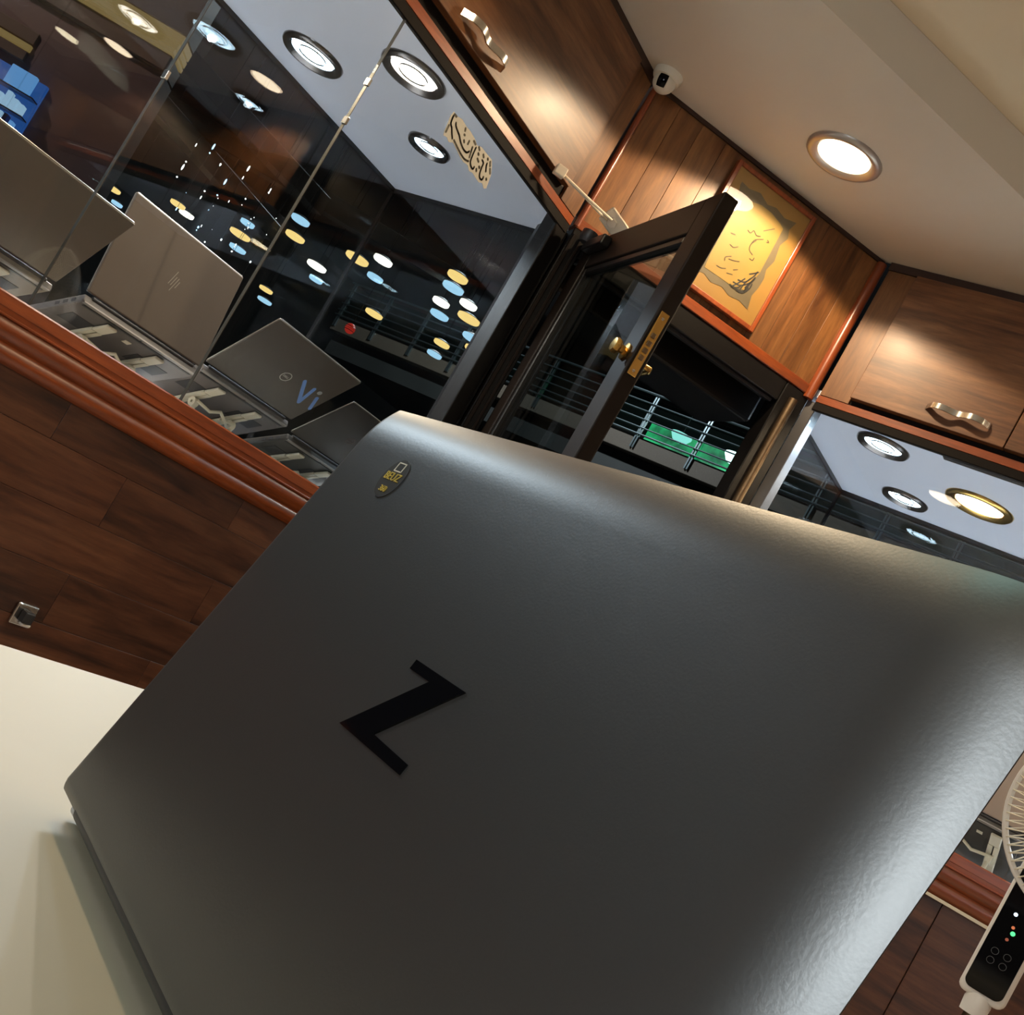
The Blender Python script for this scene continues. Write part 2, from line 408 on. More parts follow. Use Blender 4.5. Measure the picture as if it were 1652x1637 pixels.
# ---- display cases behind the windows
def display_case(F, x0, x1, depth, ycap, label, panes, slot=None):
    c = thing('display_case', F, label, 'display case', 'glazed display cases on either side of the door')
    bm = BM(); box(bm, x0, x1, 0.101, depth, 0.955, 0.98); obj('shelf', bm, M['case_floor'], parent=c)
    bm = BM(); box(bm, x0, x1, 0.105, depth - 0.02, 0.0, 0.954); obj('plinth', bm, M['blackpl'], parent=c)
    bm = BM(); box(bm, x0, x1, 0.012, depth, 2.05, 2.075); obj('top_panel', bm, M['case_white'], parent=c, label='pale blue white ceiling of the case')
    bm = BM(); box(bm, x0, x1, depth - 0.004, depth + 0.012, 2.036, 2.0499); box(bm, ycap - 0.006, ycap + 0.006, 0.16, depth - 0.005, 2.036, 2.0499)
    obj('edge_trim', bm, M['black'], parent=c)
    for a, b in zip(panes, panes[1:]):
        bm = BM(); box(bm, a + 0.001, b - 0.001, depth, depth + 0.008, 0.981, 2.035); obj('pane', bm, M['glass'], parent=c)
    bm = BM(); box(bm, ycap - 0.004, ycap + 0.004, 0.18, depth - 0.006, 0.981, 2.035); obj('pane', bm, M['glass'], parent=c)
    bm = BM(); box(bm, ycap - 0.005, ycap + 0.005, depth - 0.005, depth + 0.0095, 0.981, 2.0355); obj('corner_joint', bm, M['black'], parent=c)
    if slot:
        bm = BM(); box(bm, slot[0], slot[1], slot[2], slot[3], 2.043, 2.0495); obj('air_slot', bm, M['blackpl'], parent=c)
    return c
display_case(FL, -1.0, 2.65, 0.84, 2.645, 'glazed display case with laptops in the left shop window', [-1.0, 0.2, 1.4, 2.65])
display_case(FR, -1.55, 1.9, 0.92, -1.545, 'glazed display case in the right shop window', [-1.55, -0.4, 0.8, 1.9], (-1.03, 0.4, 0.13, 0.155))

# ---- overhead cabinets
def wavy_handle(parent, x0, x1, z, y=-0.022, waves=2.0, amp=0.006):
    bm = BM(); n = 36; prof_n = []
    pts = []
    for k in range(n + 1):
        t = k / n
        x = x0 + (x1 - x0) * t
        yy = -0.052 + 0.012 * math.cos(2 * pi * waves * t) * 0.6 + (0.022 * max(0, 1 - t / 0.10) + 0.022 * max(0, 1 - (1 - t) / 0.10))
        pts.append((x, yy + (y + 0.022)))
    for sgn in (0,):
        a = []; 
        for x, yy in pts:
            a.append([bm.verts.new((x, yy, z - 0.0085)), bm.verts.new((x, yy, z + 0.0085)), bm.verts.new((x, yy + 0.004, z + 0.0085)), bm.verts.new((x, yy + 0.004, z - 0.0085))])
        for A, B in zip(a, a[1:]):
            for k in range(4): bm.faces.new((A[k], B[k], B[(k + 1) % 4], A[(k + 1) % 4]))
        bm.faces.new(a[0][::-1]); bm.faces.new(a[-1])
    return obj('handle', bm, M['chrome'], parent=parent, smooth=True, label='wavy brushed chrome handle')

def cabinet(F, x0, x1, label, doors, stile, handles, zg, zt=2.505):
    c = thing('overhead_cabinet', F, label, 'cabinet', 'teak cabinets above the shop windows')
    bm = BM(); box(bm, x0, x1, 0.004, 0.30, 2.0785, ZC - 0.001); obj('carcass', bm, M['crown'], parent=c)
    bm = BM(); box(bm, x0, x1, -0.004, 0.0112, 2.031, 2.0555, 0.001, 1); obj('bottom_rail', bm, M['cherry'], parent=c, label='cherry red bottom rail')
    bm = BM(); box(bm, min(d[0] for d in doors), max(d[1] for d in doors) + (0.012 if stile[0] > doors[0][0] else 0), 0.0038, 0.0112, 2.056, zg, 0.0, 1); obj('door_gap_shade', bm, M['gap'], parent=c)  # black strip stands for the shadow under the doors
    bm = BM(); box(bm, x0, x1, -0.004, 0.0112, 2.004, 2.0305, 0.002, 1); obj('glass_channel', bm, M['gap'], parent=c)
    bm = BM(); box(bm, x0, x1, -0.012, 0.003, zt, ZC - 0.0005); obj('crown_strip', bm, M['crown'], parent=c)
    bm = BM(); box(bm, stile[0] + (0.012 if stile[0] > doors[0][0] else 0), stile[1], -0.006, 0.0035, 2.0562, zt - 0.0005, 0.0008, 1); obj('end_stile', bm, M['wood_z'], parent=c)
    for i, (a, b) in enumerate(doors):
        bm = BM(); box(bm, a + 0.0015, b - 0.0015, -0.022, 0.0035, zg + 0.0005, zt - 0.002, 0.0015, 1)
        d = obj('cabinet_door', bm, M['wood_x'], parent=c)
        if handles[i]: wavy_handle(d, *handles[i])
    return c
cabinet(FL, -1.0, 2.505, 'teak overhead cabinet above the left window, beside the door closer arm', [(-0.72, 0.05), (0.05, 0.83), (0.83, 1.60), (1.60, 2.395)], (2.395, 2.502), [(-0.2, 0.0, 2.118), (0.1, 0.3, 2.118), (1.36, 1.56, 2.118), (1.742, 1.946, 2.122)], 2.087)
cabinet(FR, -1.412, 1.9, 'teak overhead cabinet above the right window', [(-1.315, -0.848), (-0.848, -0.38), (-0.38, 0.2), (0.2, 0.8), (0.8, 1.4)], (-1.410, -1.315), [(-1.095, -0.905, 2.118), (-0.80, -0.60, 2.118), None, None, None], 2.072)

# ---- door wall above the door: boards, bottom strip, corner beads
wf = thing('wall_front', FC, kind='structure', label='teak boarded wall above the shop door')
bm = BM(); box(bm, 0.0, CH, 0.0105, 0.06, 2.071, ZC - 0.001); obj('wall_core', bm, M['crown'], parent=wf)
xs = [0.012, 0.10, 0.185, 0.275, 0.36, 0.45, 0.54, 0.63, 0.70, 0.775, 0.845, CH - 0.012]
for a, b in zip(xs, xs[1:]):
    bm = BM(); box(bm, a + 0.0005, b - 0.0005, 0.0, 0.010, 2.071, 2.517, 0.0006, 1); obj('board', bm, M['wood_z'], parent=wf)
bm = BM(); box(bm, 0.0, CH, -0.006, 0.010, 2.5175, ZC - 0.0005); obj('crown_strip', bm, M['crown'], parent=wf)
bm = BM(); box(bm, 0.0, CH, -0.010, 0.05, 2.040, 2.0705, 0.002, 1); obj('bottom_strip', bm, M['cherry'], parent=wf, label='cherry red strip above the door head')
bm = BM(); cyl(bm, (0.003, -0.003, 2.045), (0.003, -0.003, 2.517), 0.010, 14); obj('corner_bead', bm, M['cherry_z'], parent=wf, smooth=True, label='round cherry bead in the corner')
bm = BM(); cyl(bm, (CH - 0.006, -0.006, 2.030), (CH - 0.006, -0.006, 2.517), 0.017, 14); obj('corner_bead', bm, M['cherry_z'], parent=wf, smooth=True, label='round cherry bead in the corner')

# ---- door frame
tf = thing('trim_3', FC, kind='structure', label='black metal door frame in the angled corner')
bm = BM(); box(bm, 0.0, 0.050, -0.012, 0.07, 0, 2.039, 0.003, 1); obj('jamb', bm, M['black'], parent=tf)
bm = BM(); box(bm, -0.075, -0.001, 0.012, 0.10, 0, 2.02, 0.003, 1); obj('corner_post', bm, M['black'], parent=tf)
bm = BM(); box(bm, 0.004, 0.014, -0.020, -0.0125, 0, 2.02, 0.001, 1); obj('jamb_fillet', bm, M['brownframe'], parent=tf)
bm = BM(); box(bm, 0.030, 0.038, -0.018, -0.0125, 0, 2.02, 0.001, 1); obj('jamb_fillet', bm, M['brownframe'], parent=tf)
bm = BM(); box(bm, CH - 0.090, CH, -0.006, 0.07, 0, 2.039, 0.003, 1); obj('jamb', bm, M['black'], parent=tf)
bm = BM(); cyl(bm, (CH - 0.048, -0.012, 0.02), (CH - 0.048, -0.012, 2.0), 0.015, 18); obj('pull_bar', bm, M['bronze'], parent=tf, smooth=True, label='round brushed bronze bar down the frame')
bm = BM(); box(bm, 0.0505, CH - 0.0905, -0.004, 0.07, 1.972, 2.039, 0.003, 1); obj('head', bm, M['black'], parent=tf)
bm = BM(); box(bm, 0.06, CH - 0.1, 0.015, 0.03, 1.962, 1.9715); obj('head_seal', bm, M['blackpl'], parent=tf)
bm = BM(); box(bm, 0.0, 0.06, -0.001, 0.05, 0, 2.03, 0.002, 1)
obj('trim_4', bm, M['black'], M=FL @ T(2.4505, 0, 0), kind='structure', label='black end post of the left window')
bm = BM(); box(bm, -1.4385, -1.4015, 0.001, 0.06, 0.0, 2.03, 0.002, 1)
obj('trim_5', bm, M['alu'], M=FR, kind='structure', label='brushed aluminium end post of the right window')

# ---- door leaf, open at right angles into the room
DX, DY = 0.7947, -0.6070
FD = basis((-1.9615, 2.5775, 0.008), (DX, DY, 0), (-DY, DX, 0))
DW, DH, DT = 0.78, 2.022, 0.042
dl = thing('door_1', FD, kind='structure', label='black framed glass shop door standing open')
for a, b, nm in ((0.0, 0.075, 'hinge_stile'), (DW - 0.085, DW, 'lock_stile')):
    bm = BM(); box(bm, a, b, 0, DT, 0, DH, 0.004, 2); obj(nm, bm, M['brownframe'], parent=dl)
for a, b, nm in ((DH - 0.095, DH, 'top_rail'), (0.0, 0.20, 'bottom_rail')):
    bm = BM(); box(bm, 0.0755, DW - 0.0855, 0.001, DT - 0.001, a, b, 0.003, 2); obj(nm, bm, M['brownframe'], parent=dl)
bm = BM()
for args in ((0.0755, 0.092, 0.2005, DH - 0.0955), (DW - 0.102, DW - 0.0855, 0.2005, DH - 0.0955)):
    box(bm, args[0], args[1], 0.006, 0.034, args[2], args[3], 0.003, 1)
box(bm, 0.0925, DW - 0.1025, 0.006, 0.034, DH - 0.115, DH - 0.0955, 0.003, 1)
obj('glazing_bead', bm, M['black'], parent=dl)
bm = BM(); box(bm, 0.0925, DW - 0.1025, 0.017, 0.024, 0.2005, DH - 0.116); obj('pane', bm, M['glass_tint'], parent=dl)
bm = BM(); box(bm, DW + 0.0003, DW + 0.0028, 0.009, 0.032, 1.555, 1.715, 0.0008, 1)
lp = obj('lock_plate', bm, M['brass'], parent=dl, label='brass lock plate on the door edge')
for z, rr in ((1.70, 0.004), (1.567, 0.004)):
    bm = BM(); lathe(bm, [(0, 0.0012), (rr * 0.8, 0.0010), (rr, 0)], 14, T(DW + 0.0028, 0.0205, z) @ Matrix.Rotation(pi / 2, 4, 'Y')); obj('screw', bm, M['chrome'], parent=lp, smooth=True)
for z in (1.600, 1.618, 1.636, 1.656):
    bm = BM(); box(bm, DW + 0.0026, DW + 0.0046, 0.0145, 0.0265, z - 0.006, z + 0.006, 0.0015, 2); obj('bolt', bm, M['bronze'], parent=lp)
# knob inside, lever outside
K = T(DW - 0.045, 0, 1.605) @ Matrix.Rotation(pi / 2, 4, 'X')
bm = BM(); lathe(bm, [(0, 0.001), (0.022, 0.001), (0.022, 0.005), (0.011, 0.008), (0.011, 0.018), (0.018, 0.022), (0.020, 0.030), (0.017, 0.036), (0, 0.038)], 8, K)
obj('door_knob', bm, M['brass'], parent=dl, smooth=True, label='polished brass knob')
bm = BM(); box(bm, DW - 0.052, DW - 0.026, DT, DT + 0.005, 1.52, 1.70, 0.002, 1); tube(bm, [(DW - 0.039, DT + 0.004, 1.60), (DW - 0.039, DT + 0.026, 1.60), (DW - 0.050, DT + 0.030, 1.598), (DW - 0.13, DT + 0.030, 1.595)], 0.007, 10)
obj('lever_handle', bm, M['brass'], parent=dl, smooth=True, label='brass lever on its back plate')

# ---- door closer: body on the leaf, folding arm to the cabinet rail
dc = thing('door_closer', FD, 'cream door closer with a folding arm joining the open door to the cabinet rail', 'door closer')
bm = BM(); lathe(bm, [(0, 0), (0.018, 0.002), (0.024, 0.012), (0.024, 0.036), (0, 0.036)], 22, T(0.066, -0.028, DH - 0.034)); obj('body', bm, M['blackpl'], parent=dc, smooth=True)
bm = BM(); box(bm, 0.06, 0.20, -0.030, -0.0005, DH - 0.055, DH - 0.023, 0.005, 2); obj('spring_box', bm, M['black'], parent=dc)
Mi = FD.inverted()
pa = Mi @ Vector((-1.955, 2.300, 2.080)); pb = Mi @ Vector((-1.872, 2.515, 2.072))
u = (pb - pa).normalized()
pn = (Mi.to_3x3() @ Vector((0.42, -0.62, -0.66))).normalized()            # the plate leans out over the room
px_ = (u - u.dot(pn) * pn).normalized(); py_ = (-pn).cross(px_)
PM = basis(pb, px_, py_, -pn)
bm = BM(); box(bm, -0.040, 0.036, -0.030, 0.026, 0.0, 0.010, 0.006, 2, M=PM)
lathe(bm, [(0, -0.006), (0.014, -0.006), (0.016, -0.004), (0.016, 0.0)], 6, PM @ T(-0.006, 0, 0))
obj('elbow_plate', bm, M['steel'], parent=dc, label='cream elbow plate with a hexagon bolt')
bm = BM(); box(bm, 0.042, 0.056, -0.030, 0.026, -0.004, 0.012, 0.002, 1, M=PM); obj('arm_clamp', bm, M['steel'], parent=dc)
side = Vector((-u.y, u.x, 0)).normalized()
for sg in (-1, 1):
    bm = BM(); tube(bm, [pa, pa + (pb - pa) * 0.5 + side * sg * 0.004, pb - u * 0.02 + side * sg * 0.012], 0.0042, 8); obj('arm_bar', bm, M['steel'], parent=dc, smooth=True)
bm = BM(); box(bm, -0.012, 0.012, -0.016, 0.016, -0.014, 0.014, 0.003, 2, M=T(pa.x, pa.y, pa.z)); obj('wall_shoe', bm, M['steel'], parent=dc)
# ---- roller shutter box over the outside of the door
bm = BM(); box(bm, 0.06, 0.86, 0.14, 0.46, 1.905, 2.30, 0.01, 2)
sh = obj('shutter_box', bm, M['black'], M=FC, label='black roller shutter box over the outside of the door', cat='shutter box')
bm = BM(); box(bm, 0.45, 0.80, 0.134, 0.1395, 2.085, 2.092); obj('cover_lip', bm, M['alu'], parent=sh)

# ------------------------------------------------------------------ downlights
LENS = {'warm': emis('warm_lens', (1.0, 0.80, 0.56), 22), 'cool': emis('cool_lens', (0.62, 0.84, 1.0), 30), 'soft': emis('neutral_lens', (1.0, 0.90, 0.78), 26)}
def downlight(loc, r, kind, ring, power, col, label, group, spot=146, blend=0.14, rs=0.035):
    t = thing('ceiling_downlight', T(*loc), label, 'downlight', group)
    bm = BM(); lathe(bm, [(r, 0.0), (r * 0.99, -0.006), (r * 0.93, -0.012), (r * 0.84, -0.013), (r * 0.70, -0.003), (r * 0.70, 0.0)], 40, close=True)
    obj('trim_ring', bm, ring, parent=t, smooth=True)
    bm = BM(); lathe(bm, [(0, -0.0030), (r * 0.5, -0.0028), (r * 0.69, -0.0015), (r * 0.69, -0.0002), (0, -0.0002)], 36)
    obj('lens', bm, LENS[kind], parent=t, smooth=True, label='glowing lens')
    if kind != 'warm':
        bm = BM(); lathe(bm, [(r * 0.42, -0.0036), (r * 0.44, -0.0075), (r * 0.46, -0.0036)], 30, close=True); obj('lens_ring', bm, ring, parent=t, smooth=True)
    if power:
        ld = bpy.data.lights.new('downlight_lamp', 'SPOT'); ld.energy = power; ld.color = col
        ld.spot_size = math.radians(spot); ld.spot_blend = blend; ld.shadow_soft_size = rs
        lo_ = bpy.data.objects.new('lamp', ld); COL.objects.link(lo_); lo_.parent = t; lo_.matrix_basis = T(0, 0, -0.016 if kind == 'warm' and rs > 0.02 else -0.0145)
    return t
G = 'warm downlights in the shop ceiling band'
downlight((-1.453, 2.717, ZC), 0.110, 'warm', M['ring_warm'], P_WARM, WARM, 'warm glowing downlight in the ceiling in front of the framed picture', G)
for p in ((-1.545, 1.10), (0.3, 3.03), (1.5, 3.03), (2.1, 1.2)):  # unseen downlights added to light the room and the laptop lid
    downlight((p[0], p[1], ZC), 0.110, 'warm', M['ring_warm'], P_WARM, WARM, 'added warm downlight in the ceiling band, out of view', G)
G2 = 'downlights in the ceilings of the display cases'
downlight((-2.616, 1.922, 2.05), 0.095, 'cool', M['ring_dark'], P_CASE, COOL, 'cool white downlight in the left display case near its outer glass', G2, 150, 0.5, 0.010)
downlight((-2.215, 1.917, 2.05), 0.095, 'soft', M['ring_dark'], P_CASEWARM, COOLW, 'warm white downlight in the left display case next to the cream calligraphy sticker', G2, 150, 0.5, 0.010)
downlight((-2.419, 2.283, 2.05), 0.070, 'cool', M['ring_dark'], P_CASE, COOL, 'small cool white downlight in the left display case nearest the door', G2, 150, 0.5, 0.010)
downlight((-2.40, 1.38, 2.05), 0.095, 'soft', M['ring_dark'], P_CASEWARM, WARM, 'warm white downlight in the left display case over the taupe laptop', G2, 150, 0.5, 0.010)
downlight((-2.50, 0.55, 2.05), 0.095, 'cool', M['ring_dark'], P_CASE, COOL, 'cool white downlight in the left display case at the end away from the door', G2, 150, 0.5, 0.010)
downlight((-1.244, 3.507, 2.05), 0.088, 'cool', M['ring_dark'], P_CASE, COOL, 'cool white downlight in the right display case close under the cabinet rail', G2, 150, 0.5, 0.010)
downlight((-1.255, 3.994, 2.05), 0.085, 'cool', M['ring_dark'], P_CASE, COOL, 'cool white downlight in the right display case near its outer glass', G2, 150, 0.5, 0.010)
downlight((-0.963, 3.763, 2.05), 0.112, 'warm', M['brass'], P_CASEWARM * 1.2, WARM, 'warm brass ringed downlight in the right display case', G2, 150, 0.5, 0.010)
for x in (-0.3, 0.5):
    downlight((x, 3.7, 2.05), 0.088, 'cool', M['ring_dark'], P_CASE, COOL, 'cool white downlight in the right display case over the fan side', G2, 150, 0.5, 0.010)
# unseen panel light added for the cool tint near the lid's top edge
for x, y in ((-0.92, 0.40),):
    t = thing('added_panel_light', T(x, y, ZC + 0.120), 'added cool panel light that tints the laptop lid', 'panel light', 'added panel lights')
    bm = BM(); box(bm, -0.30, 0.30, -0.30, 0.30, -0.012, 0.0, 0.003, 1); obj('frame', bm, M['white_pl'], parent=t)
    bm = BM(); box(bm, -0.28, 0.28, -0.28, 0.28, -0.0135, -0.0121); obj('diffuser', bm, emis('panel_glow', (0.56, 0.96, 0.86), P_COOL / 10), parent=t)

# ------------------------------------------------------------------ framed calligraphy above the door
mm = lambda pts: [(a / 1000, b / 1000) for a, b in pts]
FP = FC @ T(0, -0.0105, 0)
pic = thing('framed_picture', FP @ T(0.484, 0, 2.105), 'ochre calligraphy picture with a scalloped parchment shape in a thin wood frame', 'picture')
offx, offz = 0.484, 2.105
loc = lambda pts: [(a - offx, b - offz) for a, b in pts]
px0, px1, pz0, pz1 = 0.345, 0.627, 2.105, 2.482
bm = BM(); box(bm, px0 - offx, px1 - offx, -0.006, 0.004, pz0 - offz, pz1 - offz); obj('mat_board', bm, M['pic_bg'], parent=pic)
for a in ((px0 - 0.014, px0, pz0 - 0.014, pz1 + 0.014), (px1, px1 + 0.014, pz0 - 0.014, pz1 + 0.014), (px0, px1, pz0 - 0.014, pz0), (px0, px1, pz1, pz1 + 0.014)):
    bm = BM(); box(bm, a[0] - offx, a[1] - offx, -0.012, 0.008, a[2] - offz, a[3] - offz, 0.002, 2); obj('frame_bar', bm, M['cherry_z'], parent=pic)
HIDE = mm([(373, 2445), (403, 2441), (442, 2452), (479, 2437), (510, 2446), (549, 2436), (591, 2447), (581, 2416), (592, 2392), (580, 2360), (590, 2310), (580, 2275), (588, 2248), (587, 2215), (580, 2183), (591, 2141), (552, 2148), (515, 2141), (482, 2151), (443, 2142), (410, 2152), (373, 2140), (384, 2174), (374, 2207), (381, 2259), (375, 2295), (380, 2330), (384, 2400), (372, 2436)])
INNER = mm([(410, 2409), (463, 2424), (504, 2424), (548, 2413), (562, 2406), (563, 2364), (565, 2294), (566, 2253), (559, 2218), (548, 2182), (498, 2170), (448, 2169), (402, 2167), (397, 2217), (397, 2293), (398, 2331), (401, 2388)])
bm = BM(); prism(bm, loc(HIDE), -0.0070, -0.0061); obj('parchment', bm, M['pic_hide'], parent=pic, label='brown scalloped parchment edge')
bm = BM(); prism(bm, loc(INNER), -0.0078, -0.0071); obj('parchment_centre', bm, M['pic_inner'], parent=pic, label='yellow parchment centre')
PST = [[(504, 2327), (495, 2307), (500, 2291), (516, 2285)], [(522, 2343), (500, 2327), (495, 2310)], [(514, 2270), (525, 2271), (526, 2280)], [(510, 2365), (537, 2390)], [(464, 2337), (476, 2335), (482, 2347), (496, 2340), (509, 2345)], [(536, 2342), (543, 2345), (536, 2349)], [(437, 2269), (451, 2268), (463, 2278)], [(447, 2220), (444, 2230), (459, 2242)], [(457, 2231), (476, 2237), (490, 2244)], [(433, 2193), (449, 2195), (462, 2202)], [(473, 2193), (491, 2199)], [(422, 2299), (436, 2302)], [(487, 2213), (498, 2221)]]
PST2 = [[(500, 2171), (524, 2170), (547, 2177), (557, 2196)], [(506, 2183), (531, 2187), (553, 2210), (560, 2234)], [(526, 2168), (549, 2173), (562, 2195), (562, 2211)], [(516, 2197), (539, 2204), (555, 2235), (558, 2252)], [(507, 2168), (521, 2189), (533, 2212)], [(537, 2179), (540, 2201), (549, 2223)], [(550, 2179), (554, 2202), (561, 2226)], [(539, 2232), (551, 2242), (562, 2253)], [(500, 2171), (516, 2169), (533, 2184)], [(548, 2190), (555, 2214), (562, 2231)]]
bm = BM()
for k in PST: ribbon(bm, smooth_pts(loc(mm(k))), 0.0028, -0.0085, -0.0079)
obj('verse_strokes', bm, M['pic_ink2'], parent=pic, kind='stuff', label='fine brown calligraphic strokes')
bm = BM()
for k in PST2: ribbon(bm, smooth_pts(loc(mm(k))), 0.0042, -0.0085, -0.0079)
obj('dense_strokes', bm, M['pic_ink'], parent=pic, kind='stuff', label='dense knot of black calligraphic strokes')

bm = BM(); box(bm, px0 - offx + 0.0005, px1 - offx - 0.0005, -0.0115, -0.0095, pz0 - offz + 0.0005, pz1 - offz - 0.0005); obj('glazing', bm, M['glass'], parent=pic)

# ------------------------------------------------------------------ dome camera in the ceiling corner
sc_ = thing('security_camera', T(-1.938, 2.478, ZC), 'small beige dome security camera in the ceiling corner', 'camera')
bm = BM(); lathe(bm, [(0, 0), (0.044, 0), (0.044, -0.012), (0.040, -0.020), (0.034, -0.022), (0, -0.022)], 32); obj('base', bm, M['cream_pl'], parent=sc_, smooth=True)
bm = BM(); lathe(bm, [(0.032, -0.018)] + [(0.034 * math.cos(a * pi / 20), -0.026 - 0.034 * math.sin(a * pi / 20)) for a in range(0, 11)], 32); obj('dome', bm, M['cream_pl'], parent=sc_, smooth=True)
dv = Vector((0.35, -0.86, -0.28)).normalized(); uu, vv, _ = frame_from(dv)
bm = BM(); c0 = Vector((0, 0, -0.028))
gr = []
for i in range(7):
    row = []
    for j in range(9):
        a = (i / 6 - 0.5) * 0.9; b = (j / 8 - 0.5) * 1.3
        q = (dv + uu * math.tan(a) * 0.9 + vv * math.tan(b) * 0.9).normalized()
        row.append(bm.verts.new(c0 + q * 0.0352))
    gr.append(row)
for i in range(6):
    for j in range(8): bm.faces.new((gr[i][j], gr[i + 1][j], gr[i + 1][j + 1], gr[i][j + 1]))
bmesh.ops.solidify(bm, geom=bm.faces[:], thickness=0.002)
obj('lens_window', bm, M['blackgloss'], parent=sc_, smooth=True, label='black lens window')

# ------------------------------------------------------------------ calligraphy sticker on the left window
DO = mm([(1898, 1961), (1913, 1960), (1934, 1966), (1958, 1963), (1979, 1964), (2005, 1961), (2024, 1955), (2040, 1962), (2069, 1962), (2095, 1963), (2107, 1953), (2121, 1935), (2127, 1915), (2131, 1901), (2123, 1895), (2108, 1901), (2094, 1895), (2077, 1896), (2059, 1898), (2045, 1894), (2030, 1901), (2011, 1897), (1990, 1899), (1969, 1904), (1947, 1908), (1934, 1900), (1920, 1904), (1907, 1900), (1903, 1910), (1899, 1932), (1895, 1947)])
DS = [[(1903, 1954), (1905, 1943), (1908, 1935), (1915, 1931)], [(1904, 1958), (1913, 1958)], [(1917, 1931), (1927, 1921), (1938, 1913)], [(1906, 1928), (1908, 1911)], [(1922, 1947), (1928, 1941), (1946, 1935), (1953, 1933), (1967, 1925), (1988, 1919), (2004, 1920), (2010, 1928)], [(1945, 1914), (1979, 1907), (2007, 1904), (2025, 1909)], [(1959, 1958), (1962, 1953)], [(1966, 1945), (1969, 1945)], [(1975, 1935), (1979, 1932)], [(1992, 1945), (1993, 1937)], [(2006, 1955), (2017, 1953)], [(2012, 1942), (2017, 1929), (2021, 1918)], [(2024, 1949), (2027, 1928), (2031, 1914), (2040, 1906), (2052, 1905), (2053, 1912)], [(2032, 1956), (2039, 1952)], [(2041, 1944), (2045, 1942)], [(2048, 1933), (2057, 1930)], [(2059, 1953), (2065, 1949)], [(2065, 1941), (2075, 1938), (2077, 1927), (2082, 1912), (2090, 1905), (2100, 1906), (2100, 1915)], [(2087, 1946), (2089, 1939), (2098, 1929)], [(2063, 1913), (2067, 1909)], [(2080, 1956), (2083, 1954)], [(2094, 1956), (2101, 1948)], [(2106, 1943), (2115, 1935)], [(2112, 1918), (2115, 1916)], [(2067, 1923), (2071, 1921)]]
dt = thing('window_sticker', FL @ T(2.01, 0, 1.93), 'cream calligraphy sticker on the left window under the cabinet', 'sticker')
lc = lambda pts: [(a - 2.01, b - 1.93) for a, b in pts]
bm = BM(); prism(bm, lc(DO), -0.0012, -0.0002); obj('backing', bm, M['decal'], parent=dt)
bm = BM()
for k in DS: ribbon(bm, smooth_pts(lc(mm(k))), 0.0052 if len(k) > 2 else 0.006, -0.0018, -0.0013)
obj('lettering', bm, M['decal_ink'], parent=dt, label='dark olive Arabic calligraphy')

# ------------------------------------------------------------------ socket on the dado
so = thing('wall_socket', FL @ T(1.561, -0.0005, 0.456), 'chrome wall socket with a black plug on the dado beside the table', 'socket')
bm = BM(); box(bm, -0.027, 0.027, -0.007, 0.0, -0.025, 0.025, 0.003, 2); obj('plate', bm, M['chrome'], parent=so)
bm = BM(); box(bm, -0.013, 0.013, -0.026, -0.0075, -0.013, 0.013, 0.003, 2); obj('plug', bm, M['blackpl'], parent=so)
bm = BM(); box(bm, -0.006, 0.019, -0.020, -0.0075, -0.020, -0.0135, 0.002, 1); obj('plug_clip', bm, M['white_pl'], parent=so)

# ------------------------------------------------------------------ table
tb = thing('table', T(0, 0, 0), 'cream laminate table under the grey laptop', 'table')
bm = BM(); box(bm, -0.632, 0.62, -0.50, 0.98, 0.715, 0.750, 0.003, 2); obj('tabletop', bm, M['table'], parent=tb)
for x in (-0.56, 0.55):
    for y in (-0.43, 0.91):
        bm = BM(); box(bm, x - 0.025, x + 0.025, y - 0.025, y + 0.025, 0.0, 0.7145, 0.003, 1); obj('leg', bm, M['wood_z'], parent=tb)

# ------------------------------------------------------------------ the grey laptop on the table
ax = Vector((0.92408, -0.38214, 0.00769)).normalized()
az_ = Vector((0.06926, 0.19370, 0.97872)).normalized(); az_ = (az_ - az_.dot(ax) * ax).normalized()
ay = az_.cross(ax)                                             # away from the viewer
LW, LH = 0.359, 0.233
BLp = Vector((-0.3866, 0.3660, 0.7631))
FLID = basis(BLp, ax, ay, az_)
hx = Vector((ax.x, ax.y, 0)).normalized(); hy = Vector((-hx.y, hx.x, 0))
FB = basis((BLp.x, BLp.y, 0.750), hx, hy)
lap = thing('laptop', FB, 'large dark grey aluminium laptop with a black slanted emblem, open on the cream table', 'laptop')
Rl = FB.inverted() @ FLID
def edge_fall(e, w, d): return d * (1 - e / w) ** 2.2 if e < w else 0.0
def steps(L, wa, wb, n):
    a = [wa * (k / 10) ** 1.6 for k in range(11)]; b = [L - wb * (k / 10) ** 1.6 for k in range(11)][::-1]
    mid = [wa + (L - wa - wb) * k / n for k in range(1, n)]
    return a + mid + b
WT, DTp, WRt, DRt, WLf, DLf, WBt, DBt = 0.026, 0.0052, 0.036, 0.0090, 0.006, 0.0022, 0.005, 0.0015
xs = steps(LW, WLf, WRt, 14); zs = steps(LH, WBt, WT, 10)
def rc(x, z, r=0.0045):
    cx_ = r if x < r else (LW - r if x > LW - r else None); cz_ = r if z < r else (LH - r if z > LH - r else None)
    if cx_ is None or cz_ is None: return x, z
    dx, dz = (x - cx_) / r, (z - cz_) / r; m_ = max(abs(dx), abs(dz)); l_ = math.hypot(dx, dz)
    if l_ < 1e-9: return x, z
    return cx_ + dx / l_ * m_ * r, cz_ + dz / l_ * m_ * r
bm = BM(); g = []
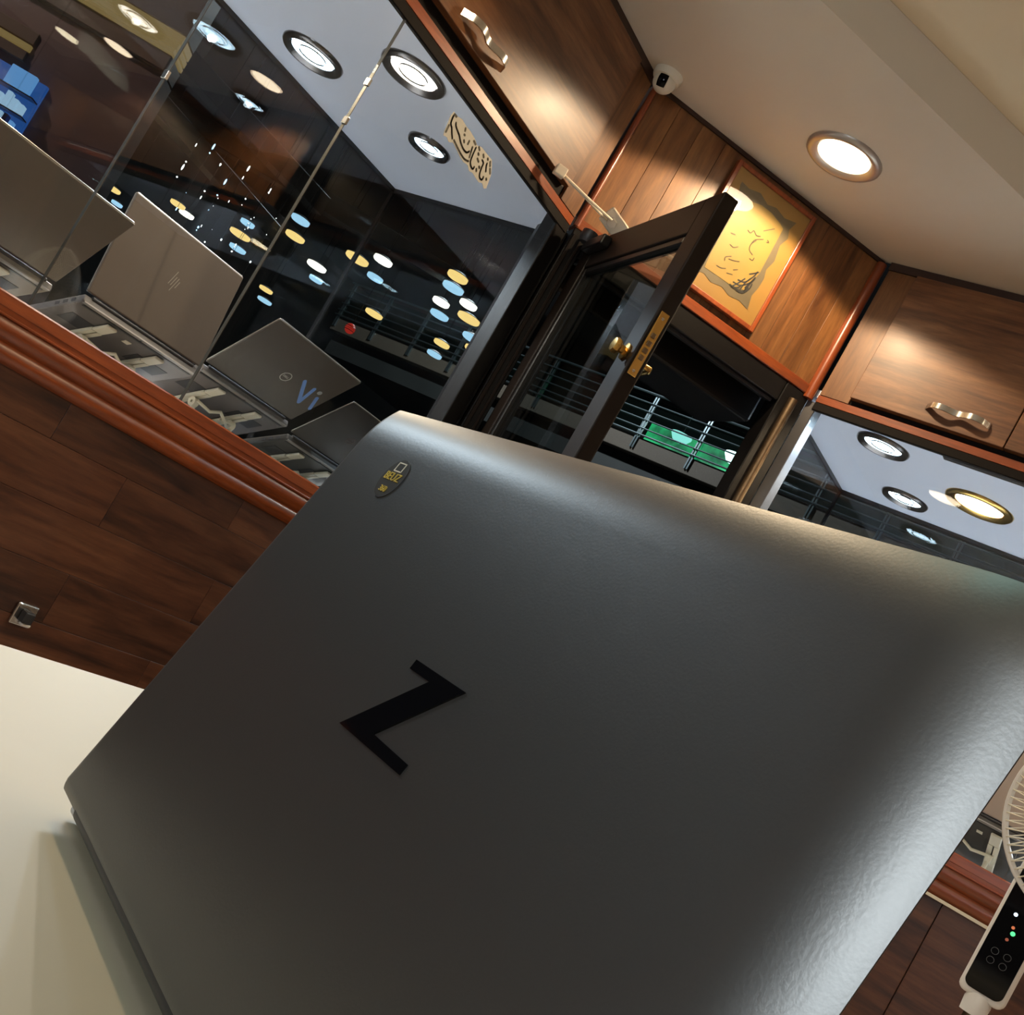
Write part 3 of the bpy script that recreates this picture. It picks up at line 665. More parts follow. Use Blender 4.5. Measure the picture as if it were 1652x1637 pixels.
for x in xs:
    row = []
    for z in zs:
        y = edge_fall(x, WLf, DLf) + edge_fall(LW - x, WRt, DRt) + edge_fall(z, WBt, DBt) + edge_fall(LH - z, WT, DTp)
        X, Z = rc(x, z); row.append(bm.verts.new((X, min(y, 0.0092), Z)))
    g.append(row)
for i in range(len(xs) - 1):
    for j in range(len(zs) - 1): bm.faces.new((g[i][j], g[i + 1][j], g[i + 1][j + 1], g[i][j + 1]))
loop = [g[i][0] for i in range(len(xs))] + [g[-1][j] for j in range(1, len(zs))] + [g[i][-1] for i in range(len(xs) - 2, -1, -1)] + [g[0][j] for j in range(len(zs) - 2, 0, -1)]
bk = [bm.verts.new((v_.co.x, 0.0095, v_.co.z)) for v_ in loop]
for i in range(len(loop)): bm.faces.new((loop[i], loop[(i + 1) % len(loop)], bk[(i + 1) % len(loop)], bk[i]))
bm.faces.new(bk)
lid = obj('lid', bm, M['lid'], parent=lap, M=Rl, smooth=True, label='dark silver aluminium lid')
Zp = [(0.165, 0.0965), (0.1994, 0.0965), (0.1735, 0.1255), (0.1994, 0.1259), (0.1994, 0.1301), (0.1524, 0.1303), (0.1796, 0.1004), (0.1651, 0.1004)]
bm = BM(); prism(bm, [(a, LH - b) for a, b in Zp], -0.0007, 0.0004); obj('emblem', bm, M['blackgloss'], parent=lid, label='mirror black slanted emblem')
st_c = (0.0572, LH - 0.0366)
bm = BM(); prism(bm, [(st_c[0] + 0.0092 * math.cos(2 * pi * k / 36), st_c[1] + 0.0102 * math.sin(2 * pi * k / 36)) for k in range(36)], -0.0004, 0.0002)
stk = obj('round_sticker', bm, M['sticker'], parent=lid, label='dark round sticker with gold print')
bm = BM(); ribbon(bm, [(st_c[0] + 0.0095 * math.cos(math.radians(a)), st_c[1] + 0.0105 * math.sin(math.radians(a))) for a in range(-100, 61, 8)], 0.0005, -0.0005, 0.0002); obj('sticker_rim', bm, M['alu'], parent=stk)
def put_text(body, size, x, z, y, mat, parent, name, sx=1.0):
    bm = text_bm(body, size)
    for v_ in bm.verts: v_.co = Vector((v_.co.x * sx + x, v_.co.y + y, v_.co.z + z))
    return obj(name, bm, mat, parent=parent)
put_text('BEUZ', 0.0058, st_c[0], st_c[1] + 0.0005, -0.0006, M['gold'], stk, 'gold_lettering')
put_text('360', 0.0042, st_c[0], st_c[1] - 0.0062, -0.0006, M['gold'], stk, 'gold_lettering')
bm = BM(); ribbon(bm, [(st_c[0] - 0.0032, st_c[1] + 0.0038), (st_c[0] + 0.0032, st_c[1] + 0.0038), (st_c[0] + 0.0032, st_c[1] + 0.0082), (st_c[0] - 0.0032, st_c[1] + 0.0082), (st_c[0] - 0.0032, st_c[1] + 0.0038)], 0.0006, -0.0006, 0.0); obj('sticker_icon', bm, M['cream_pl'], parent=stk)
bm = BM(); box(bm, 0.006, LW - 0.006, 0.0097, 0.0112, 0.008, LH - 0.006, 0.0006, 1); obj('bezel', bm, M['blackpl'], parent=lid)
bm = BM(); box(bm, 0.010, LW - 0.010, 0.0113, 0.0117, 0.018, LH - 0.012); obj('screen', bm, M['blackgloss'], parent=lid)
bm = BM(); box(bm, 0.0, LW, 0.0105, 0.247, 0.0025, 0.0185, 0.002, 2); bs = obj('base', bm, M['base_silver'], parent=lap)
bm = BM(); cyl(bm, (0.03, 0.0055, 0.0135), (LW - 0.03, 0.0055, 0.0135), 0.0045, 14); obj('hinge', bm, M['blackpl'], parent=lap, smooth=True)
for x in (0.04, LW - 0.04):
    for y in (0.03, 0.22):
        bm = BM(); box(bm, x - 0.02, x + 0.02, y, y + 0.008, 0.0002, 0.0025); obj('foot', bm, M['blackpl'], parent=lap)
bm = BM(); box(bm, 0.03, LW - 0.03, 0.035, 0.14, 0.0186, 0.0192)
kb = obj('keyboard', bm, M['blackpl'], parent=bs)
bm = BM()
for r_ in range(6):
    for c_ in range(15): box(bm, 0.034 + c_ * 0.0194, 0.034 + c_ * 0.0194 + 0.016, 0.038 + r_ * 0.0168, 0.038 + r_ * 0.0168 + 0.0138, 0.0193, 0.0206)
obj('keys', bm, M['blackpl'], parent=kb, kind='stuff')
bm = BM(); box(bm, 0.125, 0.235, 0.155, 0.23, 0.0186, 0.0189); obj('touchpad', bm, M['lap_edge'], parent=bs)

# ------------------------------------------------------------------ laptops and stands in the display cases
def display_laptop(F, x, y, z, W, H, Dp, lean, tilt, lidm, basem, edgem, label, vents=True, thick=0.018):
    t = thing('display_laptop', F @ T(x, y, z), label, 'laptop', 'laptops set out in the shop windows')
    RL = Matrix.Rotation(lean, 4, 'X'); RB = Matrix.Rotation(-tilt, 4, 'X')
    bm = BM(); box(bm, 0, W, 0.0, 0.007, 0.004, H, 0.003, 2); ld = obj('lid', bm, lidm, parent=t, M=RL)
    bm = BM(); box(bm, 0.001, W - 0.001, 0.0071, 0.0082, 0.006, H - 0.001); obj('screen', bm, M['blackgloss'], parent=ld)
    bm = BM()
    tube(bm, [(0.004, 0.004, H + 0.0006), (W - 0.004, 0.004, H + 0.0006)], 0.0012, 6); tube(bm, [(-0.0004, 0.004, 0.01), (-0.0004, 0.004, H - 0.004)], 0.0012, 6)
    obj('edge_band', bm, edgem, parent=ld)
    bm = BM(); box(bm, 0, W, 0.004, Dp, -thick, -0.001, 0.003, 2); b_ = obj('base', bm, basem, parent=t, M=RB)
    bm = BM(); cyl(bm, (0.02, 0.003, -0.003), (W - 0.02, 0.003, -0.003), 0.0045, 10); obj('hinge', bm, M['vent'], parent=t, smooth=True)
    bm = BM(); box(bm, 0.012, W - 0.012, 0.016, 0.022, -thick - 0.0012, -thick - 0.0001); obj('rubber_foot', bm, M['blackpl'], parent=b_)
    bm = BM(); box(bm, 0.004, W - 0.004, 0.0042, 0.013, -thick - 0.0006, -thick + 0.004); obj('rear_strip', bm, M['rear_strip'], parent=b_)
    if vents:
        bm = BM(); box(bm, 0.03, 0.12, 0.07, 0.12, -thick - 0.0008, -thick - 0.0001); obj('vent_grille', bm, M['vent'], parent=b_)
        bm = BM(); box(bm, W - 0.13, W - 0.03, 0.07, 0.12, -thick - 0.0008, -thick - 0.0001); obj('vent_grille', bm, M['vent'], parent=b_)
    for k in range(3):
        bm = BM(); box(bm, -0.0008, 0.0002, 0.03 + k * 0.025, 0.044 + k * 0.025, -0.013, -0.006); obj('port', bm, M['vent'], parent=b_)
    bm = BM(); lathe(bm, [(0, -0.0008), (0.003, -0.0008), (0.003, 0)], 10, T(W / 2, 0.012, -thick)); obj('screw', bm, M['vent'], parent=b_)
    return t, ld, b_

def stand(F, x, y, z, W, tilt, zfloor, label, thick=0.018):
    t = thing('laptop_stand', F @ T(x, y, zfloor), label, 'laptop stand', 'cream folding stands under the window laptops')
    RB = T(0, 0, z - zfloor) @ Matrix.Rotation(-tilt, 4, 'X')
    for sx in (W * 0.30, W * 0.72):
        bm = BM(); w2 = 0.0150; zb, za = -thick - 0.0016, -thick - 0.0085
        box(bm, sx - w2, sx + w2, 0.026, 0.075, za, zb, 0.002, 1)
        box(bm, sx - w2, sx - 0.0022, 0.075, 0.150, za, zb); box(bm, sx + 0.0022, sx + w2, 0.075, 0.150, za, zb)
        box(bm, sx - w2, sx + w2, 0.150, 0.215, za, zb, 0.002, 1)
        obj('arm', bm, M['cream_pl'], parent=t, M=RB)
        p0 = RB @ Vector((sx, 0.12, za - 0.0135)); 
        bm = BM(); lathe(bm, [(0.004, -0.008), (0.013, -0.008), (0.013, 0.008), (0.004, 0.008)], 18, T(*p0) @ Matrix.Rotation(pi / 2, 4, 'Y'), close=True); obj('pivot', bm, M['cream_pl'], parent=t, smooth=True)
        bm = BM(); d0 = (sx, p0.y, p0.z - 0.002); d1 = (sx, p0.y - 0.035, 0.006)
        if d0[2] < 0.012: d0 = (sx, p0.y, 0.012)
        tube(bm, [d0, (sx, p0.y - 0.02, max(0.012, p0.z * 0.5)), d1], 0.006, 8); obj('leg', bm, M['cream_pl'], parent=t, smooth=True)
        bm = BM(); box(bm, sx - 0.010, sx + 0.010, p0.y - 0.055, 0.205, 0.0002, 0.006, 0.001, 1); obj('foot_bar', bm, M['cream_pl'], parent=t)
    m_ = W * 0.51; ya = RB @ Vector((0, 0.10, -thick - 0.006)); 
    bm = BM(); zc_ = max(0.02, ya.z - 0.02)
    tube(bm, [(W * 0.30, ya.y, zc_ + 0.004), (m_ - 0.03, ya.y - 0.012, zc_ - 0.004), (m_, ya.y - 0.016, zc_ + 0.010), (m_ + 0.03, ya.y - 0.012, zc_ - 0.004), (W * 0.72, ya.y, zc_ + 0.004)], 0.0045, 8)
    obj('cross_bar', bm, M['cream_pl'], parent=t, smooth=True)
    return t

def hp_mark(parent, x, z, s, mat, name='logo'):
    bm = BM()
    for k, (z0, z1) in enumerate(((0, 1.5), (0, 1.0), (-0.5, 1.0), (0, 0.75))):
        xx = x + (k - 1.5) * s * 0.30; sl = 0.34 * s
        a, b = z + (z0 - 0.5) * s, z + (z1 - 0.5) * s
        prism(bm, [(xx + sl * z0 - 0.035 * s, a), (xx + sl * z0 + 0.035 * s, a), (xx + sl * z1 + 0.035 * s, b), (xx + sl * z1 - 0.035 * s, b)], -0.0004, 0.0001)
    return obj(name, bm, mat, parent=parent)

def ring_mark(parent, x, z, r, mat):
    bm = BM(); ribbon(bm, [(x + r * math.cos(2 * pi * k / 32), z + r * math.sin(2 * pi * k / 32)) for k in range(33)], r * 0.14, -0.0005, 0.0001)
    lg = obj('logo', bm, mat, parent=parent)
    put_text('DELL', r * 0.62, x, z, -0.0002, mat, lg, 'logo_letters')

ZF = 0.9805
t, ld, b_ = display_laptop(FL, 0.995, 0.20, 1.093, 0.362, 0.228, 0.235, math.atan2(0.14, 0.181), 0.40, M['lap_bronze'], M['lap_bronze'], M['lap_edge'], 'bronze grey display laptop at the glass joint farthest from the door')
stand(FL, 0.995, 0.20, 1.093, 0.362, 0.40, ZF, 'cream folding stand under the bronze grey laptop')
t, ld, b_ = display_laptop(FL, 1.400, 0.15, 1.111, 0.356, 0.245, 0.235, math.atan2(-0.03, 0.243), 0.44, M['lap_brown'], M['lap_base'], M['lap_edge'], 'taupe display laptop with a faint slanted bar logo, between two others in the left window')
hp_mark(ld, 0.181, 0.134, 0.024, M['logo_faint'])
bm = BM(); box(bm, 0.165, 0.183, 0.045, 0.060, -0.0192, -0.0181); obj('label', bm, M['cream_pl'], parent=b_)
stand(FL, 1.400, 0.15, 1.111, 0.356, 0.44, ZF, 'cream folding stand under the taupe laptop')
t, ld, b_ = display_laptop(FL, 1.840, 0.25, 1.140, 0.350, 0.236, 0.235, math.atan2(0.16, 0.173), 0.50, M['lap_grey'], M['lap_base'], M['lap_edge'], 'graphite display laptop with blue Vi writing and a round logo')
ring_mark(ld, 0.187, 0.110, 0.0155, M['logo_dim'])
bm = BM(); ribbon(bm, [(0.2366, 0.1343), (0.2985, 0.0680), (0.282, 0.1321)], 0.0105, -0.0006, 0.0001); ribbon(bm, [(0.3190, 0.1135), (0.3430, 0.0720)], 0.0105, -0.0006, 0.0001); obj('blue_writing', bm, M['bluepaint'], parent=ld, label='blue hand painted Vi')
bm = BM(); prism(bm, [(0.306 + 0.0072 * math.cos(k * pi / 8), 0.1316 + 0.0072 * math.sin(k * pi / 8)) for k in range(16)], -0.0006, 0.0001); obj('grey_dot', bm, M['greydot'], parent=ld)
stand(FL, 1.840, 0.25, 1.140, 0.350, 0.50, ZF, 'cream folding stand under the graphite laptop with blue writing')
t, ld, b_ = display_laptop(FL, 2.212, 0.25, 1.112, 0.330, 0.214, 0.225, math.atan2(0.153, 0.150), 0.46, M['lap_dark'], M['lap_dark'], M['lap_edge'], 'dark charcoal display laptop with a dim round logo, nearest the door')
ring_mark(ld, 0.150, 0.100, 0.013, M['logo_dark'])
stand(FL, 2.212, 0.25, 1.112, 0.330, 0.46, ZF, 'cream folding stand under the charcoal laptop')
t, ld, b_ = display_laptop(FR, -0.690, 0.145, 1.148, 0.365, 0.258, 0.24, math.atan2(0.03, 0.255), 0.55, M['lap_pink'], M['lap_dark'], M['lap_edge'], 'rose silver display laptop in the right window behind the fan')
hp_mark(ld, 0.183, 0.134, 0.026, M['logo_dark'])
bm = BM(); box(bm, 0.21, 0.226, 0.05, 0.062, -0.0192, -0.0181); obj('label', bm, M['cream_pl'], parent=b_)
stand(FR, -0.690, 0.145, 1.148, 0.365, 0.55, ZF, 'cream folding stand under the rose silver laptop')

# ------------------------------------------------------------------ pedestal fan
fx, fy = -0.200, 2.391
fd = Vector((0.02, -1.0, 0)).normalized()                      # facing the table
FF = basis((fx, fy, 0), (-fd.y, fd.x, 0), (-fd.x, -fd.y, 0))
fan = thing('pedestal_fan', FF, 'cream pedestal fan with a black touch panel in front of the right window', 'fan')
bm = BM(); lathe(bm, [(0, 0), (0.17, 0), (0.17, 0.012), (0.15, 0.024), (0.03, 0.035), (0.022, 0.05), (0, 0.05)], 40); obj('base', bm, M['white_pl'], parent=fan, smooth=True)
bm = BM(); cyl(bm, (0, 0, 0.04), (0, 0, 0.765), 0.013, 18); obj('pole', bm, M['bronze'], parent=fan, smooth=True)
bm = BM(); lathe(bm, [(0.022, 0.750), (0.024, 0.775), (0.020, 0.790)], 20, close=False); lathe(bm, [(0, 0.750), (0.022, 0.750)], 20); obj('neck', bm, M['white_pl'], parent=fan, smooth=True)
bm = BM(); box(bm, -0.041, 0.041, -0.020, 0.022, 0.780, 1.050, 0.014, 4); cb = obj('control_box', bm, M['white_pl'], parent=fan, smooth=True)
def rrect(x0, x1, z0, z1, r, n=6):
    out = []
    for cx_, cz_, a0 in ((x1 - r, z1 - r, 0), (x0 + r, z1 - r, 90), (x0 + r, z0 + r, 180), (x1 - r, z0 + r, 270)):
        out += [(cx_ + r * math.cos(math.radians(a0 + 90 * k / n)), cz_ + r * math.sin(math.radians(a0 + 90 * k / n))) for k in range(n + 1)]
    return out
bm = BM(); prism(bm, rrect(-0.034, 0.034, 0.792, 1.040, 0.014), -0.0222, -0.0195); fp = obj('touch_panel', bm, M['blackgloss'], parent=cb, label='glossy black touch panel')
gm = plain('button_grey', (0.10, 0.10, 0.10), 0.4)
for x, z in ((-0.012, 0.870), (-0.012, 0.852), (0.010, 0.870), (0.010, 0.852)):
    bm = BM(); ribbon(bm, [(x + 0.0062 * math.cos(2 * pi * k / 20), z + 0.0062 * math.sin(2 * pi * k / 20)) for k in range(21)], 0.0007, -0.0226, -0.0221); obj('touch_button', bm, gm, parent=fp)
for x, z, c, s_, r_ in ((0.0, 0.912, (0.1, 1.0, 0.3), 2.0, 0.0042), (-0.004, 0.922, (1.0, 0.25, 0.08), 0.9, 0.003), (-0.004, 0.898, (1.0, 0.2, 0.08), 0.4, 0.003), (-0.010, 0.945, (0.7, 0.85, 1.0), 3.0, 0.0035)):
    bm = BM(); prism(bm, [(x + r_ * math.cos(k * pi / 6), z + r_ * math.sin(k * pi / 6)) for k in range(12)], -0.0226, -0.0221); obj('indicator', bm, emis('led', c, s_), parent=fp)
HZ, HX = 1.160, 0.088
bm = BM(); lathe(bm, [(0, -0.02), (0.045, -0.02), (0.055, 0.02), (0.050, 0.08), (0.030, 0.11), (0, 0.112)], 28, T(HX, 0.02, HZ) @ Matrix.Rotation(-pi / 2, 4, 'X')); obj('motor_housing', bm, M['white_pl'], parent=fan, smooth=True)
bm = BM(); box(bm, -0.016, 0.016, 0.024, 0.05, 1.03, 1.11, 0.005, 2); obj('tilt_bracket', bm, M['white_pl'], parent=fan)
RC = 0.198
MH = T(HX, -0.02, HZ) @ Matrix.Rotation(-pi / 2, 4, 'X')       # local z -> +y (backwards)
bm = BM()
rimpts = [MH @ Vector((RC * math.cos(2 * pi * k / 60), RC * math.sin(2 * pi * k / 60), 0)) for k in range(60)]
tube(bm, rimpts, 0.0058, 8, closed=True)
cage = obj('cage_rim', bm, M['white_pl'], parent=fan, smooth=True)
for nm, sg in (('front_grille', -1), ('rear_grille', 1)):
    bm = BM(); nW = 84
    for k in range(nW):
        a = 2 * pi * k / nW; pts = []
        for q in range(7):
            t_ = q / 6; rr = 0.035 + (RC - 0.035) * t_; a2 = a + 0.25 * (1 - t_) * sg
            dp = 0.062 * math.sqrt(max(0, 1 - (t_ * 0.999) ** 3.0))
            pts.append(MH @ Vector((rr * math.cos(a2), rr * math.sin(a2), sg * dp)))
        tube(bm, pts, 0.0013, 4)
    for fr in (0.45, 0.75):
        rr = 0.035 + (RC - 0.035) * fr; dp = 0.062 * math.sqrt(1 - fr ** 3)
        tube(bm, [MH @ Vector((rr * math.cos(2 * pi * k / 48), rr * math.sin(2 * pi * k / 48), sg * (dp - 0.001))) for k in range(48)], 0.0014, 4, closed=True)
    obj(nm, bm, M['cream_pl'], parent=fan, smooth=True, kind='stuff')
bm = BM(); lathe(bm, [(0, -0.066), (0.036, -0.064), (0.036, -0.060), (0, -0.060)], 28, MH); obj('badge_disc', bm, M['white_pl'], parent=fan, smooth=True)
blade_m = plain('clear_smoke_blade', (0.50, 0.45, 0.38), 0.25)
for k in range(5):
    bm = BM(); rows = []
    for q in range(7):
        t_ = q / 6; rr = 0.035 + 0.13 * t_; w_ = 0.45 + 0.35 * math.sin(pi * (0.25 + 0.6 * t_)); row = []
        for j in range(6):
            s_ = j / 5 - 0.5; a = 2 * pi * k / 5 + s_ * w_
            row.append(bm.verts.new(MH @ Vector((rr * math.cos(a), rr * math.sin(a), s_ * 0.045))))
        rows.append(row)
    for A, B in zip(rows, rows[1:]):
        for j in range(5): bm.faces.new((A[j], A[j + 1], B[j + 1], B[j]))
    bmesh.ops.solidify(bm, geom=bm.faces[:], thickness=0.002)
    obj('blade', bm, blade_m, parent=fan, smooth=True)
bm = BM(); lathe(bm, [(0, -0.03), (0.022, -0.028), (0.036, -0.015), (0.036, 0.02), (0, 0.02)], 24, MH); obj('hub', bm, M['white_pl'], parent=fan, smooth=True)

# ------------------------------------------------------------------ the mall outside
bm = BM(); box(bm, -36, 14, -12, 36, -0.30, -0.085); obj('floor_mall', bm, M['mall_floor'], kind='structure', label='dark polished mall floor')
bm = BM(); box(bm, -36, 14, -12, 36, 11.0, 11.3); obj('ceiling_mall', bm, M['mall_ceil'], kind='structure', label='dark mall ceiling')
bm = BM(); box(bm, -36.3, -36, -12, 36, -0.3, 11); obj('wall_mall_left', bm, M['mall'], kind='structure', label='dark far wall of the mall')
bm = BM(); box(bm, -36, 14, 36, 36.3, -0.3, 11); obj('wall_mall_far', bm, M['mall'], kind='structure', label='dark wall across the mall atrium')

# upper gallery with railing across the atrium
ga = thing('upper_gallery', T(-12, 20, 5.47), 'upper gallery with a steel and glass railing across the atrium', 'gallery')
bm = BM(); box(bm, -9, 14, 0.0, 8.0, 0.0, 0.36, 0.01, 1); obj('slab', bm, M['slab'], parent=ga)
bm = BM(); box(bm, -9, 14, 0.25, 8.0, -0.55, -0.01); obj('slab_beam', bm, M['mall'], parent=ga)
for k in range(18):
    x = -8.9 + k * 1.32
    bm = BM(); box(bm, x - 0.045, x - 0.015, -0.05, -0.005, 0.1, 1.32); box(bm, x + 0.015, x + 0.045, -0.05, -0.005, 0.1, 1.32); obj('post', bm, M['rail'], parent=ga)
for z, r in ((1.29, 0.026), (1.08, 0.016), (0.90, 0.016), (0.72, 0.016), (0.54, 0.016), (0.40, 0.02)):
    bm = BM(); cyl(bm, (-9, -0.07, z), (14, -0.07, z), r, 8); obj('rail', bm, M['rail'], parent=ga)
for k in range(17):
    x = -8.9 + k * 1.32
    bm = BM(); box(bm, x + 0.06, x + 1.26, -0.02, -0.01, 0.38, 1.20); obj('pane', bm, M['rail_glass'], parent=ga)
gm_, N_, L_n, b_n = new_mat('green_glow'); b_n.inputs['Base Color'].default_value = (0.01, 0.05, 0.02, 1)
tc_ = N_.new('ShaderNodeTexCoord'); nz_ = N_.new('ShaderNodeTexNoise'); nz_.inputs['Scale'].default_value = 2.2; nz_.inputs['Detail'].default_value = 4
cr_ = N_.new('ShaderNodeValToRGB'); cr_.color_ramp.elements[0].position = 0.38; cr_.color_ramp.elements[0].color = (0.0, 0.06, 0.03, 1); cr_.color_ramp.elements[1].position = 0.68; cr_.color_ramp.elements[1].color = (0.02, 0.85, 0.30, 1)
L_n.new(tc_.outputs['Object'], nz_.inputs['Vector']); L_n.new(nz_.outputs['Fac'], cr_.inputs[0]); L_n.new(cr_.outputs[0], b_n.inputs['Emission Color']); b_n.inputs['Emission Strength'].default_value = 0.9
bm = BM(); box(bm, -12.9, -10.4, 22.4, 22.5, 6.40, 6.86); obj('green_sign', bm, gm_, label='green glowing sign behind the gallery railing', cat='sign')
gl_ = thing('gallery_lamp', T(-10.38, 21.9, 6.45), 'bright white round lamp behind the gallery railing beside the green sign', 'lamp')
bm = BM(); lathe(bm, [(0, 0.0), (0.20, 0.06), (0.30, 0.20), (0.30, 0.24), (0, 0.24)], 28); obj('bowl', bm, emis('white_bowl', (0.85, 0.95, 1.0), 5), parent=gl_, smooth=True)
bm = BM(); cyl(bm, (0, 0, 0.24), (0, 0, 4.5), 0.012, 8); obj('cord', bm, M['blackpl'], parent=gl_)
gl2 = thing('gallery_lamp', T(-11.7, 21.7, 6.44), 'pale turquoise round lamp in front of the green sign', 'lamp')
bm = BM(); lathe(bm, [(0, 0.0), (0.16, 0.05), (0.24, 0.16), (0.24, 0.2), (0, 0.2)], 28); obj('bowl', bm, emis('turquoise_bowl', (0.45, 0.95, 0.95), 1.6), parent=gl2, smooth=True)
bm = BM(); cyl(bm, (0, 0, 0.2), (0, 0, 4.4), 0.012, 8); obj('cord', bm, M['blackpl'], parent=gl2)

hb = thing('added_atrium_lamp', T(-13.5, 15.5, 9.3), 'added lamp over the atrium that lights the gallery railing', 'lamp')  # unseen lamp added to bring out the gallery railing
bm = BM(); lathe(bm, [(0, 0.30), (0.06, 0.30), (0.08, 0.15), (0.25, 0.0), (0.24, 0.0), (0.07, 0.13), (0, 0.13)], 24); obj('shade', bm, M['beam'], parent=hb, smooth=True)
bm = BM(); cyl(bm, (0, 0, 0.30), (0, 0, 1.7), 0.01, 6); obj('cord', bm, M['blackpl'], parent=hb)
ld = bpy.data.lights.new('atrium_fill', 'POINT'); ld.energy = 1500; ld.color = (0.80, 0.92, 1.0); ld.shadow_soft_size = 0.12
lo_ = bpy.data.objects.new('lamp', ld); COL.objects.link(lo_); lo_.parent = hb; lo_.matrix_basis = T(0, 0, -0.15)

# drum pendants hanging in the atrium
EM = {'Y': emis('amber_glow', (1.0, 0.70, 0.24), 1.7), 'B': emis('ice_blue_glow', (0.42, 0.74, 1.0), 1.5), 'W': emis('white_glow', (1.0, 0.94, 0.82), 3.2)}
PEND = {'Y': [(-11.13, 8.59), (-9.53, 7.98), (-12.69, 10.66), (-8.55, 7.99), (-6.83, 7.54), (-7.40, 8.62), (-9.72, 9.77), (-8.68, 9.92), (-8.0, 9.68), (-12.07, 8.3), (-13.95, 8.61), (-10.05, 4.56)],
        'B': [(-11.82, 9.2), (-10.47, 8.09), (-8.93, 7.43), (-13.4, 11.34), (-10.33, 9.25), (-8.6, 8.39), (-7.11, 7.87), (-6.45, 7.95), (-7.98, 8.86), (-9.23, 10.53), (-7.75, 9.25), (-14.66, 9.23), (-9.4, 5.45)],
        'W': [(-9.85, 8.73), (-8.0, 7.78), (-7.65, 8.42), (-7.13, 8.20), (-12.19, 8.56), (-10.75, 6.43)]}
PL = {'Y': 'amber drum pendant lamp hanging in the dark atrium', 'B': 'ice blue drum pendant lamp hanging in the dark atrium', 'W': 'bright white drum pendant lamp hanging in the dark atrium'}
for k in 'YBW':
    R = {'Y': 0.135, 'B': 0.115, 'W': 0.12}[k]
    first = None
    for (x, y) in PEND[k]:
        if first is None:
            t = thing('pendant_lamp', T(x, y, 3.5), PL[k], 'pendant lamp', 'drum pendant lamps in the atrium')
            bm = BM(); lathe(bm, [(0, -0.012), (R * 0.9, -0.010), (R, 0.0), (R, 0.028), (0, 0.028)], 24); obj('drum', bm, EM[k], parent=t, smooth=True)
            bm = BM(); lathe(bm, [(0, 0.060), (R * 0.5, 0.055), (R * 1.02, 0.034), (R * 1.02, 0.0285), (0, 0.0285)], 24); obj('cap', bm, M['beam'], parent=t, smooth=True)
            bm = BM(); cyl(bm, (0, 0, 0.06), (0, 0, 7.5), 0.004, 6); obj('cord', bm, M['blackpl'], parent=t)
            first = t
        else:
            q = random.uniform(0.72, 1.08); copy_tree(first, T(x, y, 3.5) @ Matrix.Diagonal((q, q, 1, 1)))
rd = thing('red_lamp', T(-9.79, 9.62, 3.2), 'small striped red globe lamp hanging in the atrium', 'lamp')
bm = BM(); lathe(bm, [(0, -0.065)] + [(0.065 * math.cos(a * pi / 12), 0.065 * math.sin(a * pi / 12)) for a in range(-5, 6)] + [(0, 0.065)], 20); obj('globe', bm, emis('red_glow', (0.9, 0.05, 0.03), 0.5), parent=rd, smooth=True)
for k in (-1, 0, 1):
    bm = BM(); lathe(bm, [(0.061, k * 0.024 - 0.004), (0.068, k * 0.024), (0.061, k * 0.024 + 0.004)], 20, close=True); obj('band', bm, M['blackpl'], parent=rd)
bm = BM(); cyl(bm, (0, 0, 0.065), (0, 0, 7.8), 0.004, 6); obj('cord', bm, M['blackpl'], parent=rd)

# curtain of small lights
lcn = thing('light_curtain', T(-8, 5.85, 0), 'curtain of fine strands with tiny white and blue lights in the atrium', 'string lights')
bulbm = [emis('tiny_white', (0.95, 0.97, 1.0), 4.0), emis('tiny_blue', (0.45, 0.72, 1.0), 4.0)]
for k in range(10):
    yy = -0.42 + k * 0.11; xx = random.uniform(-0.15, 0.15)
    bm = BM(); cyl(bm, (xx, yy, 2.2), (xx, yy, 10.9), 0.002, 5); sd = obj('strand', bm, M['beam'], parent=lcn)
    bm = BM()
    for q in range(random.randint(3, 6)):
        z = random.uniform(2.55, 3.30); r = random.choice((0.004, 0.005, 0.008)); l = random.choice((r, r, r * 1.5, r * 4))
        bmesh.ops.create_icosphere(bm, subdivisions=1, radius=1, matrix=T(xx, yy, z) @ Matrix.Diagonal((r, r, l, 1)))
    obj('bulbs', bm, bulbm[k % 2 if k < 5 else 0], parent=sd, kind='stuff')

# dark steel ceiling beams
for a, b in (((-10.2, 5.2, 3.75), (-11.4, 9.2, 3.75)), ((-9.3, 4.6, 3.9), (-9.7, 8.2, 3.9)), ((-13.0, 5.5, 4.0), (-8.4, 9.6, 4.0))):
    A, B = Vector(a), Vector(b); L_ = (B - A).length
    bm = BM(); box(bm, 0, L_, -0.10, 0.10, 0, 0.22, 0.01, 1)
    o = obj('steel_beam', bm, M['beam'], M=T(*a) @ Matrix.Rotation(math.atan2(B.y - A.y, B.x - A.x), 4, 'Z'), label='dark grey steel beam overhead in the atrium', cat='beam', group='steel beams in the atrium')
    for p in (0.1, L_ - 0.1):
        bm = BM(); cyl(bm, (p, 0, 0.22), (p, 0, 11.0 - a[2]), 0.012, 6); obj('hanger', bm, M['beam'], parent=o)

